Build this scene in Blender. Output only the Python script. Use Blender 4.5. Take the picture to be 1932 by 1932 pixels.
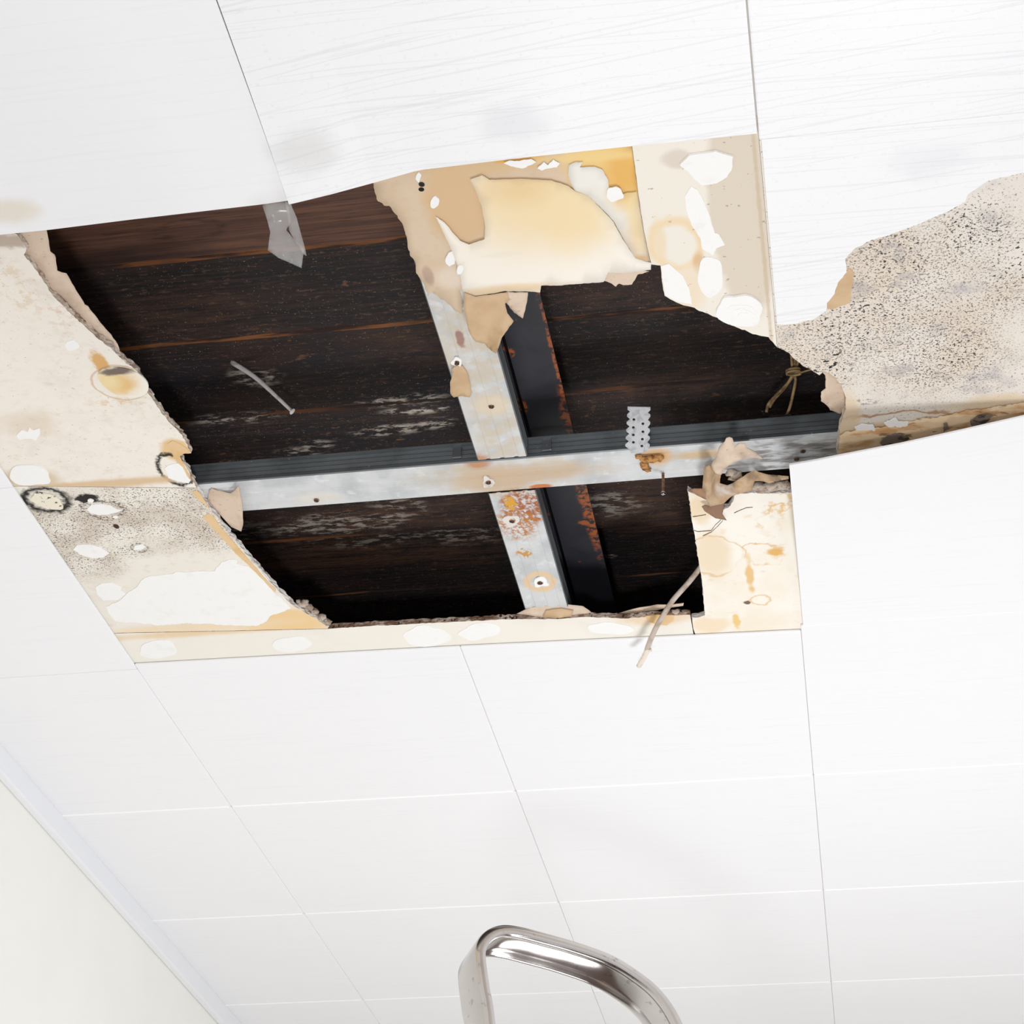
import bpy, bmesh, math, random
from mathutils import Vector, Matrix, noise
from mathutils.geometry import delaunay_2d_cdt
random.seed(7)
for o in list(bpy.data.objects): bpy.data.objects.remove(o)
SC = bpy.context.scene
COL = SC.collection
# ------------------------------------------------------------------ camera
F, PITCH, YAW, ROLL, H = 3649.27, 0.579459, -0.1783, 0.0224022, 1.683937   # focal in px (1932 frame), H = ceiling above lens
CZ = 1.45                                                                  # lens above the floor
CEIL = CZ + H
TW = 0.6                                                                   # ceiling tile module
XC, XA, XB = -1.219037, -0.619037, -0.019037                               # joints running away from the lens
R0, R1, R2 = 1.748914, 2.348914, 2.948914                                  # joints running across
cp, sp = math.cos(PITCH), math.sin(PITCH)
FW = Vector((math.sin(YAW)*cp, math.cos(YAW)*cp, sp))
RT0 = Vector((math.cos(YAW), -math.sin(YAW), 0)); UP0 = RT0.cross(FW)
cr, sr = math.cos(ROLL), math.sin(ROLL)
RT, UP = cr*RT0 + sr*UP0, -sr*RT0 + cr*UP0
cam = bpy.data.cameras.new('camera'); cam.sensor_width = 36; cam.lens = 36*F/1932; cam.clip_start = .05
co = bpy.data.objects.new('camera', cam); COL.objects.link(co)
co.matrix_world = Matrix(((RT.x, UP.x, -FW.x, 0), (RT.y, UP.y, -FW.y, 0), (RT.z, UP.z, -FW.z, CZ), (0, 0, 0, 1)))
SC.camera = co
# ------------------------------------------------------------------ world, lamps, exposure
SC.view_settings.view_transform = 'Standard'; SC.view_settings.look = 'None'
SC.view_settings.gamma = 1; SC.view_settings.use_curve_mapping = False
SC.view_settings.exposure = -0.08
W = bpy.data.worlds.new('daylight'); SC.world = W; W.use_nodes = True
W.node_tree.nodes['Background'].inputs[0].default_value = (.95, .97, 1, 1)
W.node_tree.nodes['Background'].inputs[1].default_value = 1.0
def area(name, loc, target, size, power, col=(1, 1, 1), shape='DISK', sy=None):
    l = bpy.data.lights.new(name, 'AREA'); l.shape = shape; l.size = size; l.energy = power; l.color = col
    if sy: l.size_y = sy
    o = bpy.data.objects.new(name, l); COL.objects.link(o); o.location = loc
    o.rotation_euler = (Vector(target) - Vector(loc)).to_track_quat('-Z', 'Y').to_euler(); return o
area('flash_head', (-.22, .55, CEIL-1.9), (-.3, 2.6, CEIL), .2, 21, (.98, .99, 1))
area('softbox', (.45, 3.3, .5), (.45, 3.3, CEIL), .9, 39, (.985, .992, 1))
area('far_fill', (-.5, 4.2, .5), (-.5, 4.2, CEIL), .9, 10, (.985, .992, 1))  # unseen fill lamp, added to lift the far part of the ceiling

# ------------------------------------------------------------------ pixel <-> place
def ray(x, y): return FW + RT*((x-966)/F) - UP*((y-966)/F)
def U(x, y, h=0.):
    d = ray(x, y); d = d*((H+h)/d.z); return Vector((d.x, d.y, CZ+d.z))
def UY(x, y, Y):
    d = ray(x, y); d = d*(Y/d.y); return Vector((d.x, d.y, CZ+d.z))
def PX(X, Y, h=0.):
    v = Vector((X, Y, H+h)); z = v.dot(FW); return (966+F*v.dot(RT)/z, 966-F*v.dot(UP)/z)
# ------------------------------------------------------------------ materials
def S(r, g, b, k=1.):
    f = lambda c: (c/12.92 if c <= .04045 else ((c+.055)/1.055)**2.4)
    return (f(r/255)*k, f(g/255)*k, f(b/255)*k, 1)
def B(x, y, rx, ry, h=0., **kw):
    c = U(x, y, h); d = dict(c=(c.x, c.y), r=((U(x+rx, y, h)-c).length, (U(x, y+ry, h)-c).length)); d.update(kw); return d
class MB:
    def __init__(s, name):
        s.m = bpy.data.materials.new(name); s.m.use_nodes = True; s.t = s.m.node_tree; s.n = s.t.nodes
        s.b = s.n['Principled BSDF']; s.g = s.n.new('ShaderNodeNewGeometry'); s.pos = s.g.outputs['Position']; s.cache = {}
    def L(s, a, b): s.t.links.new(a, b)
    def math(s, op, a, b=None, clamp=False):
        n = s.n.new('ShaderNodeMath'); n.operation = op; n.use_clamp = clamp
        for i, v in enumerate((a, b)):
            if v is None: continue
            if isinstance(v, (int, float)): n.inputs[i].default_value = v
            else: s.L(v, n.inputs[i])
        return n.outputs[0]
    def vec(s, op, a, b):
        n = s.n.new('ShaderNodeVectorMath'); n.operation = op; s.L(a, n.inputs[0])
        if isinstance(b, tuple): n.inputs[1].default_value = b
        elif b is not None: s.L(b, n.inputs[1])
        return n.outputs['Value'] if op == 'LENGTH' else n.outputs[0]
    def rotz(s, a):
        n = s.n.new('ShaderNodeMapping'); n.inputs['Rotation'].default_value = (0, 0, a); s.L(s.pos, n.inputs[0]); return n.outputs[0]
    def noise(s, sc=10, st=(1, 1, 1), det=4, rough=.55, dist=0, rot=0, kind='noise', off=0):
        k = (sc, st, det, rough, dist, rot, kind, off)
        if k in s.cache: return s.cache[k]
        p = s.rotz(rot) if rot else s.pos
        p = s.vec('MULTIPLY', p, tuple(st)) if st != (1, 1, 1) else p
        if off: p = s.vec('ADD', p, (off, off*1.7, off*.3))
        n = s.n.new('ShaderNodeTexNoise' if kind == 'noise' else 'ShaderNodeTexVoronoi'); s.L(p, n.inputs['Vector']); n.inputs['Scale'].default_value = sc
        if kind == 'noise':
            n.inputs['Detail'].default_value = det; n.inputs['Roughness'].default_value = rough; n.inputs['Distortion'].default_value = dist
            o = n.outputs[0]
        else: o = n.outputs['Distance']
        s.cache[k] = o; return o
    def step(s, v, lo, hi):
        n = s.n.new('ShaderNodeMapRange'); n.interpolation_type = 'SMOOTHSTEP'; s.L(v, n.inputs[0])
        n.inputs[1].default_value = lo; n.inputs[2].default_value = hi; return n.outputs[0]
    def blob(s, c, r, amp=.5, sc=25, soft=.25, ring=0, **kw):
        v = s.vec('SUBTRACT', s.pos, (c[0], c[1], 0)); v = s.vec('MULTIPLY', v, (1/r[0], 1/r[1], 0)); d = s.vec('LENGTH', v, None)
        nz = s.math('MULTIPLY', s.math('SUBTRACT', s.noise(sc), .5), amp*2); d = s.math('ADD', d, nz)
        if ring: return s.step(s.math('ABSOLUTE', s.math('SUBTRACT', d, 1)), ring, 0)
        return s.step(d, 1+soft, 1-soft)
    def lay(s, base, layers):
        rgb = s.n.new('ShaderNodeRGB'); rgb.outputs[0].default_value = base; col = rgb.outputs[0]
        for l in layers:
            f = None
            if 'c' in l: f = s.blob(**{k: v for k, v in l.items() if k not in ('col', 'k', 'tex')})
            if 'tex' in l:
                t = dict(l['tex']); lo, hi = t.pop('lo'), t.pop('hi'); g = s.step(s.noise(**t), lo, hi)
                f = g if f is None else s.math('MULTIPLY', f, g)
            if 'mask' in l:
                mk = None
                for b in l['mask']:
                    q = s.blob(**b); mk = q if mk is None else s.math('MAXIMUM', mk, q)
                f = mk if f is None else s.math('MULTIPLY', f, mk)
            if l.get('k', 1) != 1: f = s.math('MULTIPLY', f, l['k'])
            mx = s.n.new('ShaderNodeMix'); mx.data_type = 'RGBA'; s.L(f, mx.inputs[0]); s.L(col, mx.inputs[6]); mx.inputs[7].default_value = l['col']; col = mx.outputs[2]
        s.L(col, s.b.inputs['Base Color']); return s
    def set(s, rough=.6, metal=0, spec=.4):
        s.b.inputs['Roughness'].default_value = rough; s.b.inputs['Metallic'].default_value = metal; s.b.inputs['Specular IOR Level'].default_value = spec; return s
    def bump(s, v, strength=.3, dist=.002):
        n = s.n.new('ShaderNodeBump'); n.inputs['Strength'].default_value = strength; n.inputs['Distance'].default_value = dist
        s.L(v, n.inputs['Height']); s.L(n.outputs[0], s.b.inputs['Normal']); return s
def mat(name, base, layers=(), rough=.7, metal=0, spec=.3, bump=None):
    m = MB(name).lay(base, layers).set(rough, metal, spec)
    if bump:
        b = dict(bump); st, di = b.pop('s'), b.pop('d'); m.bump(m.noise(**b), st, di)
    return m.m
K = .93
WHITE = S(250, 250, 252, K)
smudge = [B(975, 225, 60, 30, amp=.6, soft=.6, col=S(225, 226, 230, K), k=.5), B(580, 265, 55, 35, amp=.7, soft=.6, col=S(222, 222, 220, K), k=.6),
          B(30, 365, 50, 20, amp=.5, soft=.5, col=S(236, 228, 214, K), k=.9), B(1750, 300, 70, 30, amp=.7, soft=.7, col=S(228, 228, 232, K), k=.4)]
M_TILE = mat('white_laminate_tile', WHITE, smudge + [dict(tex=dict(sc=5, st=(1, 30, 1), det=3, lo=.5, hi=.75, off=3), col=S(240, 240, 243, K), k=.3)], rough=.38, spec=.35,
             bump=dict(sc=9, st=(1, 22, 1), det=4, s=.12, d=.001))
M_TILE_SCR = mat('scratched_laminate_tile', WHITE, smudge + [
    dict(tex=dict(sc=4.2, st=(.8, 60, 1), det=1, rough=.4, rot=.12, lo=.640, hi=.655, off=1), col=S(206, 206, 212, K), k=.2),
    dict(tex=dict(sc=3.1, st=(1, 90, 1), det=1, rough=.4, rot=-.04, lo=.645, hi=.66, off=5), col=S(205, 205, 210, K), k=.2),
    dict(tex=dict(sc=140, det=2, lo=.62, hi=.7), col=S(215, 215, 220, K), k=.18)], rough=.35, spec=.35,
    bump=dict(sc=150, det=2, s=.12, d=.0008))
M_SLAB = mat('ceiling_board_white', S(238, 232, 222, K), rough=.8)
fine = dict(tex=dict(sc=60, det=5, lo=.5, hi=.78), col=S(222, 212, 198, K), k=.5)
greyp = dict(tex=dict(sc=9, det=6, rough=.65, lo=.5, hi=.75, off=2), col=S(232, 224, 213, K), k=.8)
speck = lambda lo, hi, **k: dict(tex=dict(dict(sc=270, det=3, rough=.6, lo=lo, hi=hi), **k))
M_LU = mat('cream_plasterboard', S(247, 240, 229, K), [greyp, dict(fine, k=.35), dict(tex=dict(sc=28, det=6, rough=.7, lo=.56, hi=.7, off=21), col=S(214, 196, 176, K), k=.45), dict(tex=dict(sc=210, det=2, lo=.70, hi=.74, off=9), col=S(140, 118, 98), k=.6),
    dict(tex=dict(sc=120, det=3, lo=.66, hi=.72, off=4), col=S(178, 160, 142, K), k=.45),
    B(30, 540, 45, 60, amp=1.3, sc=60, soft=.5, tex=dict(sc=60, det=7, rough=.7, lo=.5, hi=.62), col=S(224, 190, 142, K), k=.55), B(110, 590, 40, 40, amp=1.2, sc=60, soft=.5, tex=dict(sc=60, det=7, rough=.7, lo=.5, hi=.62), col=S(222, 180, 160, K), k=.5),
    B(190, 685, 14, 22, amp=.9, sc=60, soft=.3, col=S(222, 168, 92, K), k=.9), B(228, 722, 54, 31, amp=.12, soft=.1, ring=.07, col=S(205, 162, 112, K), k=.6),
    B(225, 762, 60, 16, amp=1.2, sc=60, soft=.6, tex=dict(sc=60, det=7, rough=.7, lo=.5, hi=.62), col=S(226, 186, 136, K), k=.65), B(60, 800, 50, 22, amp=.8, soft=.6, col=S(226, 208, 186, K), k=.6),
    B(335, 850, 30, 22, amp=.5, soft=.2, col=S(232, 200, 150, K)), B(60, 905, 52, 22, amp=.3, soft=.3, col=S(215, 190, 155, K), k=.7),
    B(330, 886, 30, 28, amp=.25, sc=120, soft=.1, ring=.2, col=S(40, 34, 30)),
    B(190, 914, 260, 7, amp=.5, soft=.6, col=S(222, 190, 150, K), k=.9), B(20, 455, 60, 12, amp=.8, sc=50, soft=.4, col=S(150, 120, 95, K), k=.6)],
    bump=dict(sc=80, det=5, s=.25, d=.001))
mask_ll = [B(300, 945, 190, 40, amp=.7, sc=10, soft=.5), B(190, 985, 150, 40, amp=.7, sc=14, soft=.5), B(360, 1000, 110, 40, amp=.7, sc=10, soft=.5), B(150, 1060, 90, 30, amp=.8, sc=14, soft=.6), B(240, 1040, 50, 14, amp=.6, sc=14, soft=.6), B(90, 1000, 60, 40, amp=.7, soft=.5)]
M_LL = mat('mouldy_plasterboard', S(244, 238, 227, K), [greyp, fine,
    dict(mask=mask_ll, tex=dict(sc=16, det=5, lo=.35, hi=.65), col=S(196, 178, 160, K), k=.6),
    dict(mask=mask_ll, tex=dict(sc=330, det=3, rough=.65, lo=.55, hi=.61), col=S(52, 44, 42), k=.85),
    B(87, 943, 40, 21, amp=.35, sc=90, soft=.2, ring=.35, col=S(28, 24, 22)),
    B(195, 962, 40, 16, amp=.7, sc=80, ring=.25, tex=dict(sc=200, det=3, lo=.45, hi=.55), col=S(60, 50, 46), k=.8), B(165, 940, 22, 8, amp=.9, sc=80, col=S(36, 30, 28)),
    B(262, 1033, 15, 8, amp=.5, sc=100, ring=.25, tex=dict(sc=200, det=3, lo=.45, hi=.55), col=S(60, 54, 50), k=.8),
    B(400, 930, 22, 12, amp=.3, sc=80, ring=.25, col=S(36, 30, 28)), B(219, 993, 5, 4, amp=.3, col=S(58, 32, 26)),
    B(545, 1172, 90, 24, amp=.5, sc=14, soft=.4, col=S(242, 204, 140, K), k=.85), B(360, 1186, 190, 9, amp=.5, sc=14, soft=.6, col=S(244, 220, 184, K), k=.8)],
    bump=dict(sc=80, det=5, s=.25, d=.001))
M_BS = mat('clean_plasterboard', S(246, 241, 231, K), [dict(tex=dict(sc=9, det=5, lo=.5, hi=.75, off=2), col=S(240, 234, 222, K), k=.8),
    B(1240, 1165, 70, 14, amp=.5, soft=.4, col=S(240, 214, 180, K), k=.8), B(400, 1192, 210, 6, amp=.4, soft=.6, col=S(238, 208, 164, K), k=.8)], bump=dict(sc=80, det=5, s=.2, d=.001))
vein = lambda off, lo=.47: dict(tex=dict(sc=7, det=6, rough=.6, dist=.6, lo=lo, hi=.5, off=off), col=S(240, 214, 170, K), k=.55)
M_RL = mat('stained_plasterboard', S(252, 247, 237, K), [dict(tex=dict(sc=6, det=5, lo=.45, hi=.7, off=8), col=S(247, 235, 214, K), k=.9), dict(tex=dict(sc=35, det=6, rough=.7, lo=.58, hi=.68, off=18), col=S(236, 212, 176, K), k=.4),
    B(1345, 1045, 35, 42, amp=.25, soft=.35, col=S(243, 224, 194, K), k=.9), B(1352, 1048, 50, 36, amp=.5, sc=14, ring=.07, tex=dict(sc=7, det=4, lo=.45, hi=.6, off=3), col=S(226, 190, 138, K), k=.7),
    B(1440, 1045, 40, 20, amp=.9, sc=26, ring=.16, tex=dict(sc=12, det=5, lo=.42, hi=.62, off=31), col=S(226, 172, 92, K), k=.95), B(1464, 1042, 14, 10, amp=1.1, sc=60, soft=.6, col=S(232, 184, 108, K)),
    B(1415, 1085, 7, 30, amp=.9, sc=40, soft=.4, col=S(236, 196, 130, K), k=.9), B(1455, 985, 30, 26, amp=1.2, sc=34, ring=.22, tex=dict(sc=14, det=5, lo=.4, hi=.6, off=12), col=S(234, 192, 126, K), k=.9),
    B(1470, 945, 26, 18, amp=1.2, sc=40, ring=.26, tex=dict(sc=14, det=5, lo=.38, hi=.6, off=15), col=S(240, 206, 154, K), k=.9), B(1435, 1132, 18, 9, amp=.5, sc=60, ring=.25, col=S(230, 190, 130, K), k=.7),
    B(1409, 1137, 7, 3, amp=.8, sc=120, col=S(120, 100, 80)), B(1390, 1172, 7, 14, amp=.7, sc=60, col=S(242, 208, 140, K)), B(1340, 1180, 36, 14, amp=.4, soft=.3, col=S(247, 226, 196, K), k=.9),
    B(1320, 962, 22, 24, amp=.4, soft=.3, col=S(240, 216, 176, K), k=.7)], bump=dict(sc=70, det=5, s=.3, d=.0015))
mask_m = [B(1640, 560, 110, 110, amp=.6, sc=7, soft=.5), B(1560, 660, 110, 80, amp=.5, sc=7, soft=.5), B(1760, 520, 120, 70, amp=.9, sc=8, soft=.5), B(1820, 440, 90, 40, amp=.9, sc=9, soft=.5), B(1760, 650, 170, 90, amp=1., sc=7, soft=.5), B(1690, 450, 60, 30, amp=.5, sc=8, soft=.5), B(1900, 560, 60, 40, amp=.8, soft=.5)]
M_MO = mat('black_mould_plasterboard', S(236, 229, 219, K), [
    dict(mask=mask_m, tex=dict(sc=10, det=6, lo=.30, hi=.62), col=S(226, 210, 192, K), k=.8),
    dict(tex=dict(sc=13, det=5, lo=.55, hi=.72, off=6), col=S(192, 186, 186, K), k=.7),
    dict(mask=mask_m, tex=dict(sc=330, det=3, rough=.65, lo=.555, hi=.605), col=S(52, 46, 44), k=.85),
    dict(mask=[B(1690, 480, 70, 50, amp=.9, sc=16, soft=.6), B(1840, 430, 70, 50, amp=.9, sc=16, soft=.6), B(1620, 600, 100, 70, amp=.9, sc=14, soft=.6), B(1800, 660, 90, 50, amp=.9, sc=14, soft=.6), B(1920, 500, 60, 60, amp=.9, sc=14, soft=.6)], tex=dict(sc=210, det=2, rough=.5, lo=.60, hi=.645, off=7), col=S(36, 33, 34), k=.95),
    dict(mask=mask_m, tex=dict(sc=22, det=5, lo=.56, hi=.7, off=11), col=S(176, 168, 168, K), k=.55),
    dict(tex=dict(sc=300, det=2, lo=.63, hi=.67, off=3), col=S(110, 100, 95), k=.7),
    B(1568, 695, 42, 42, amp=.8, sc=30, soft=.4, tex=dict(sc=110, det=3, lo=.58, hi=.62), col=S(30, 28, 28)),
    B(1590, 762, 60, 5, amp=.7, sc=30, soft=.5, tex=dict(sc=110, det=3, lo=.5, hi=.6), col=S(60, 52, 48), k=.8),
    B(1680, 800, 120, 20, amp=.7, sc=22, ring=.16, col=S(176, 130, 80, K), k=.9), B(1700, 812, 160, 16, amp=.6, sc=20, soft=.4, col=S(222, 194, 156, K), k=.85),
    B(1880, 770, 90, 22, amp=.7, sc=20, soft=.4, col=S(226, 204, 170, K), k=.8), B(1600, 790, 22, 45, amp=.4, soft=.4, col=S(232, 208, 174, K), k=.8)],
    bump=dict(sc=60, det=5, s=.3, d=.0015))
M_T4 = mat('plasterboard_with_glue', S(244, 238, 226, K), [
    B(1400, 400, 62, 190, amp=.18, soft=.12, col=S(226, 214, 197, K)), B(1275, 460, 48, 42, amp=.35, sc=20, soft=.3, ring=.3, col=S(243, 218, 178, K), k=.9),
    B(1245, 460, 12, 45, amp=.6, soft=.5, col=S(243, 222, 188, K), k=.8), B(1320, 500, 12, 20, amp=.6, soft=.4, col=S(222, 180, 130, K), k=.7),
    B(1300, 545, 30, 40, amp=.4, soft=.4, col=S(244, 228, 204, K)), B(1440, 470, 3.5, 260, amp=.7, sc=60, soft=.6, col=S(206, 184, 152, K), k=.6),
    B(1280, 300, 30, 18, amp=.5, soft=.3, col=S(226, 216, 202, K)), dict(tex=dict(sc=130, det=3, lo=.68, hi=.72, off=2), col=S(150, 130, 110, K), k=.6)], bump=dict(sc=60, det=4, s=.2, d=.001))
M_T1 = mat('brown_backing_paper', S(224, 202, 176, K), [dict(tex=dict(sc=12, det=4, lo=.4, hi=.7), col=S(216, 190, 158, K), k=.7), dict(tex=dict(sc=90, det=4, lo=.5, hi=.8), col=S(206, 180, 148, K), k=.35),
    B(860, 400, 60, 70, amp=.2, soft=.25, col=S(222, 188, 146, K), k=.9), B(905, 325, 110, 16, amp=.4, soft=.5, col=S(222, 190, 146, K), k=.8),
    B(1150, 310, 80, 70, amp=.35, soft=.35, col=S(243, 208, 140, K)), B(1180, 320, 34, 40, amp=.6, sc=20, soft=.5, col=S(236, 182, 96, K), k=.85),
    B(980, 308, 46, 9, amp=.7, sc=30, soft=.3, col=S(232, 176, 92, K)), B(1110, 300, 100, 10, amp=.4, soft=.5, col=S(246, 216, 150, K), k=.8),
    B(795, 357, 6, 5, amp=.2, soft=.2, col=S(40, 32, 28)), B(825, 320, 7, 3, amp=.3, soft=.3, col=S(48, 36, 30)), B(850, 535, 30, 20, amp=.4, soft=.5, col=S(236, 222, 206, K), k=.7),
    B(808, 530, 10, 18, amp=.4, soft=.3, col=S(190, 164, 146, K), k=.8)], rough=.8, bump=dict(sc=70, det=5, s=.2, d=.001))
M_T2 = mat('cream_face_paper', S(252, 245, 233, K), [B(1010, 385, 130, 90, amp=.35, sc=9, soft=.7, col=S(246, 224, 182, K)), B(1000, 360, 90, 30, amp=.4, sc=9, soft=.7, col=S(238, 208, 158, K), k=.8),
    B(1080, 400, 60, 60, amp=.4, soft=.7, col=S(247, 224, 180, K), k=.9), B(960, 552, 110, 8, amp=.5, soft=.6, col=S(247, 220, 178, K), k=.8), B(950, 487, 40, 5, amp=.5, soft=.5, col=S(244, 234, 216, K), k=.6)], rough=.75, bump=dict(sc=30, det=4, s=.12, d=.001))
M_T3 = mat('grey_cream_paper', S(243, 239, 231, K), [B(1205, 470, 30, 60, amp=.5, soft=.5, col=S(234, 218, 198, K)), B(1188, 366, 34, 26, amp=.4, soft=.9, col=S(243, 208, 142, K)), B(1200, 410, 16, 50, amp=.6, soft=.6, col=S(246, 222, 172, K), k=.8), B(1215, 490, 22, 10, amp=.4, soft=.5, col=S(226, 190, 140, K), k=.8)], rough=.8, bump=dict(sc=50, det=4, s=.2, d=.001))
M_SKIM = mat('white_skim_plaster', S(252, 251, 249, K), [dict(tex=dict(sc=40, det=4, lo=.55, hi=.8), col=S(240, 236, 230, K), k=.5)], rough=.75, bump=dict(sc=70, det=5, s=.5, d=.002))
M_SKIM_Y = mat('yellowed_plaster', S(250, 244, 232, K), [B(225, 722, 34, 20, amp=.6, sc=40, soft=.6, col=S(236, 196, 130, K)), B(205, 715, 24, 20, amp=.4, soft=.6, col=S(244, 222, 172, K)), B(225, 698, 36, 7, amp=.7, sc=60, soft=.4, col=S(120, 106, 96))], bump=dict(sc=70, det=5, s=.4, d=.002))
M_CORE = mat('gypsum_core', S(214, 200, 186, K), [dict(tex=dict(sc=50, det=5, lo=.4, hi=.65), col=S(150, 124, 104, K), k=.8), dict(tex=dict(sc=150, det=3, lo=.6, hi=.7), col=S(90, 70, 58), k=.6)], rough=.9, bump=dict(sc=160, det=4, s=.8, d=.003))
M_CORE_W = mat('gypsum_core_pale', S(232, 226, 220, K), [dict(tex=dict(sc=60, det=5, lo=.5, hi=.7), col=S(176, 160, 148, K), k=.7)], rough=.9, bump=dict(sc=160, det=4, s=.8, d=.003))
M_CORE_B = mat('gypsum_core_brown', S(212, 192, 176, K), [dict(tex=dict(sc=40, det=5, lo=.4, hi=.6), col=S(120, 86, 64), k=.9), dict(tex=dict(sc=140, det=3, lo=.58, hi=.64), col=S(50, 34, 28))], rough=.9, bump=dict(sc=160, det=4, s=.8, d=.003))
M_TAN = mat('torn_brown_paper', S(216, 186, 150, K), [dict(tex=dict(sc=30, det=4, lo=.4, hi=.7), col=S(200, 166, 126, K), k=.6)], rough=.75, bump=dict(sc=60, det=4, s=.2, d=.001))
M_TAN_L = mat('torn_paper_pale', S(226, 205, 184, K), [dict(tex=dict(sc=22, det=4, lo=.45, hi=.7), col=S(205, 182, 160, K), k=.7), dict(tex=dict(sc=140, det=3, lo=.64, hi=.7), col=S(160, 140, 122, K), k=.5)], rough=.8, bump=dict(sc=60, det=4, s=.25, d=.001))
M_OCHRE = mat('ochre_peeled_paper', S(234, 202, 158, K), [dict(tex=dict(sc=20, det=4, lo=.45, hi=.7), col=S(226, 184, 126, K), k=.8)], rough=.8)
hz = dict(h=.01)
M_ZINC = mat('galvanised_dusty', S(212, 214, 215), [dict(tex=dict(sc=14, det=6, lo=.4, hi=.68), col=S(184, 188, 191), k=.8), dict(tex=dict(sc=45, det=4, lo=.55, hi=.7, off=3), col=S(228, 230, 232), k=.6),
    dict(mask=[B(905, 660, 80, 110, .01, amp=.5, soft=.6), B(940, 800, 50, 100, .01, amp=.6, soft=.5), B(960, 895, 150, 30, .01, amp=.7, soft=.5)], tex=dict(sc=40, det=4, lo=.3, hi=.6), col=S(205, 192, 172), k=.8),
    B(1000, 895, 130, 16, .01, amp=.6, sc=20, soft=.5, col=S(200, 174, 144), k=.75), B(940, 905, 70, 28, .01, amp=.6, sc=24, soft=.4, col=S(204, 180, 152), k=.8),
    B(900, 870, 22, 14, .01, amp=.5, soft=.4, col=S(190, 130, 80), k=.8), B(990, 955, 42, 34, .01, amp=.6, sc=26, soft=.25, tex=dict(sc=150, det=5, rough=.7, lo=.38, hi=.56), col=S(166, 96, 50)),
    B(975, 990, 40, 26, .01, amp=.6, sc=26, soft=.4, tex=dict(sc=150, det=5, rough=.7, lo=.42, hi=.58), col=S(186, 120, 54)), B(962, 950, 12, 14, .01, amp=.5, sc=40, tex=dict(sc=120, det=3, lo=.4, hi=.55), col=S(216, 160, 50)),
    B(1020, 918, 22, 5, .01, amp=.4, sc=40, col=S(200, 120, 70)), B(988, 1043, 14, 9, .01, amp=.6, sc=60, tex=dict(sc=150, det=3, lo=.45, hi=.55), col=S(204, 150, 80)),
    B(1020, 1098, 24, 15, .01, amp=.3, soft=.5, ring=.5, col=S(230, 200, 160)), B(868, 640, 8, 16, .01, amp=.6, sc=60, col=S(150, 100, 86), k=.8),
    B(927, 766, 34, 18, .01, amp=.4, soft=.5, col=S(222, 208, 186)), B(1240, 862, 30, 16, .01, amp=.4, soft=.4, col=S(212, 170, 116), k=.9), B(1320, 858, 60, 7, .01, amp=.5, sc=30, soft=.5, col=S(206, 176, 130), k=.8),
    B(1500, 855, 90, 30, .01, amp=.6, sc=20, soft=.5, tex=dict(sc=22, st=(1, 4, 1), det=4, lo=.4, hi=.6), col=S(96, 88, 84), k=.8), B(600, 940, 40, 10, .01, amp=.6, soft=.5, col=S(222, 216, 208), k=.8)],  # first blob paints shadow over the right end of the long channel
    rough=.5, metal=.15, spec=.4, bump=dict(sc=90, det=4, s=.15, d=.001))
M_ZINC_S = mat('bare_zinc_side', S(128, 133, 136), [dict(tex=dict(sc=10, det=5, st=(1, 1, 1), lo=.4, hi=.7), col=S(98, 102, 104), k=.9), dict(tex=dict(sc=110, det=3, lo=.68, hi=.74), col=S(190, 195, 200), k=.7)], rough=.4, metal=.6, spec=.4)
M_STRAP = mat('galvanised_strap', S(232, 233, 235), [dict(tex=dict(sc=120, det=4, lo=.45, hi=.65), col=S(186, 188, 192), k=.7), B(1210, 852, 22, 12, .02, amp=.6, sc=60, col=S(190, 140, 80), k=.8)], rough=.45, metal=.05, spec=.5, bump=dict(sc=140, det=3, s=.2, d=.001))
M_STEEL = mat('painted_steel_rust', S(38, 39, 46), [dict(tex=dict(sc=9, det=5, lo=.45, hi=.7), col=S(52, 53, 60), k=.7), dict(tex=dict(sc=60, det=4, lo=.68, hi=.72), col=S(120, 62, 36), k=.8),
    dict(mask=[B(1075, 790, 14, 60, .1, amp=.7, sc=22, soft=.4), B(1050, 690, 5, 130, .1, amp=.8, sc=40, soft=.4), B(1108, 950, 12, 90, .1, amp=.8, sc=22, soft=.4), B(1120, 985, 30, 7, .1, amp=.6, sc=30), B(960, 665, 12, 10, .1, amp=.6, sc=40), B(985, 765, 10, 14, .1, amp=.5, sc=40), B(1030, 560, 14, 30, .1, amp=.7, sc=26, soft=.4)], tex=dict(sc=110, det=5, lo=.42, hi=.56), col=S(162, 86, 42), k=.95)],
    rough=.42, spec=.4, bump=dict(sc=80, det=4, s=.25, d=.001))
grain = dict(tex=dict(sc=7, st=(1, 24, 1), det=7, rough=.65, lo=.42, hi=.68), col=S(66, 48, 41), k=.8)
dust = [dict(tex=dict(sc=4, st=(1, 2.2, 1), det=5, lo=.46, hi=.7, off=4), col=S(62, 43, 36), k=.65), dict(tex=dict(sc=3, st=(1, 1.6, 1), det=4, lo=.5, hi=.7, off=14), col=S(33, 33, 41), k=.8),
        dict(tex=dict(sc=190, st=(.35, 1, 1), det=3, lo=.60, hi=.66), col=S(112, 84, 66), k=.45), dict(tex=dict(sc=90, st=(.4, 1, 1), det=4, lo=.67, hi=.71, off=6), col=S(140, 100, 70), k=.5),
        dict(tex=dict(sc=420, det=1, lo=.72, hi=.76), col=S(190, 172, 156), k=.8)]
moulds = []
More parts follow.
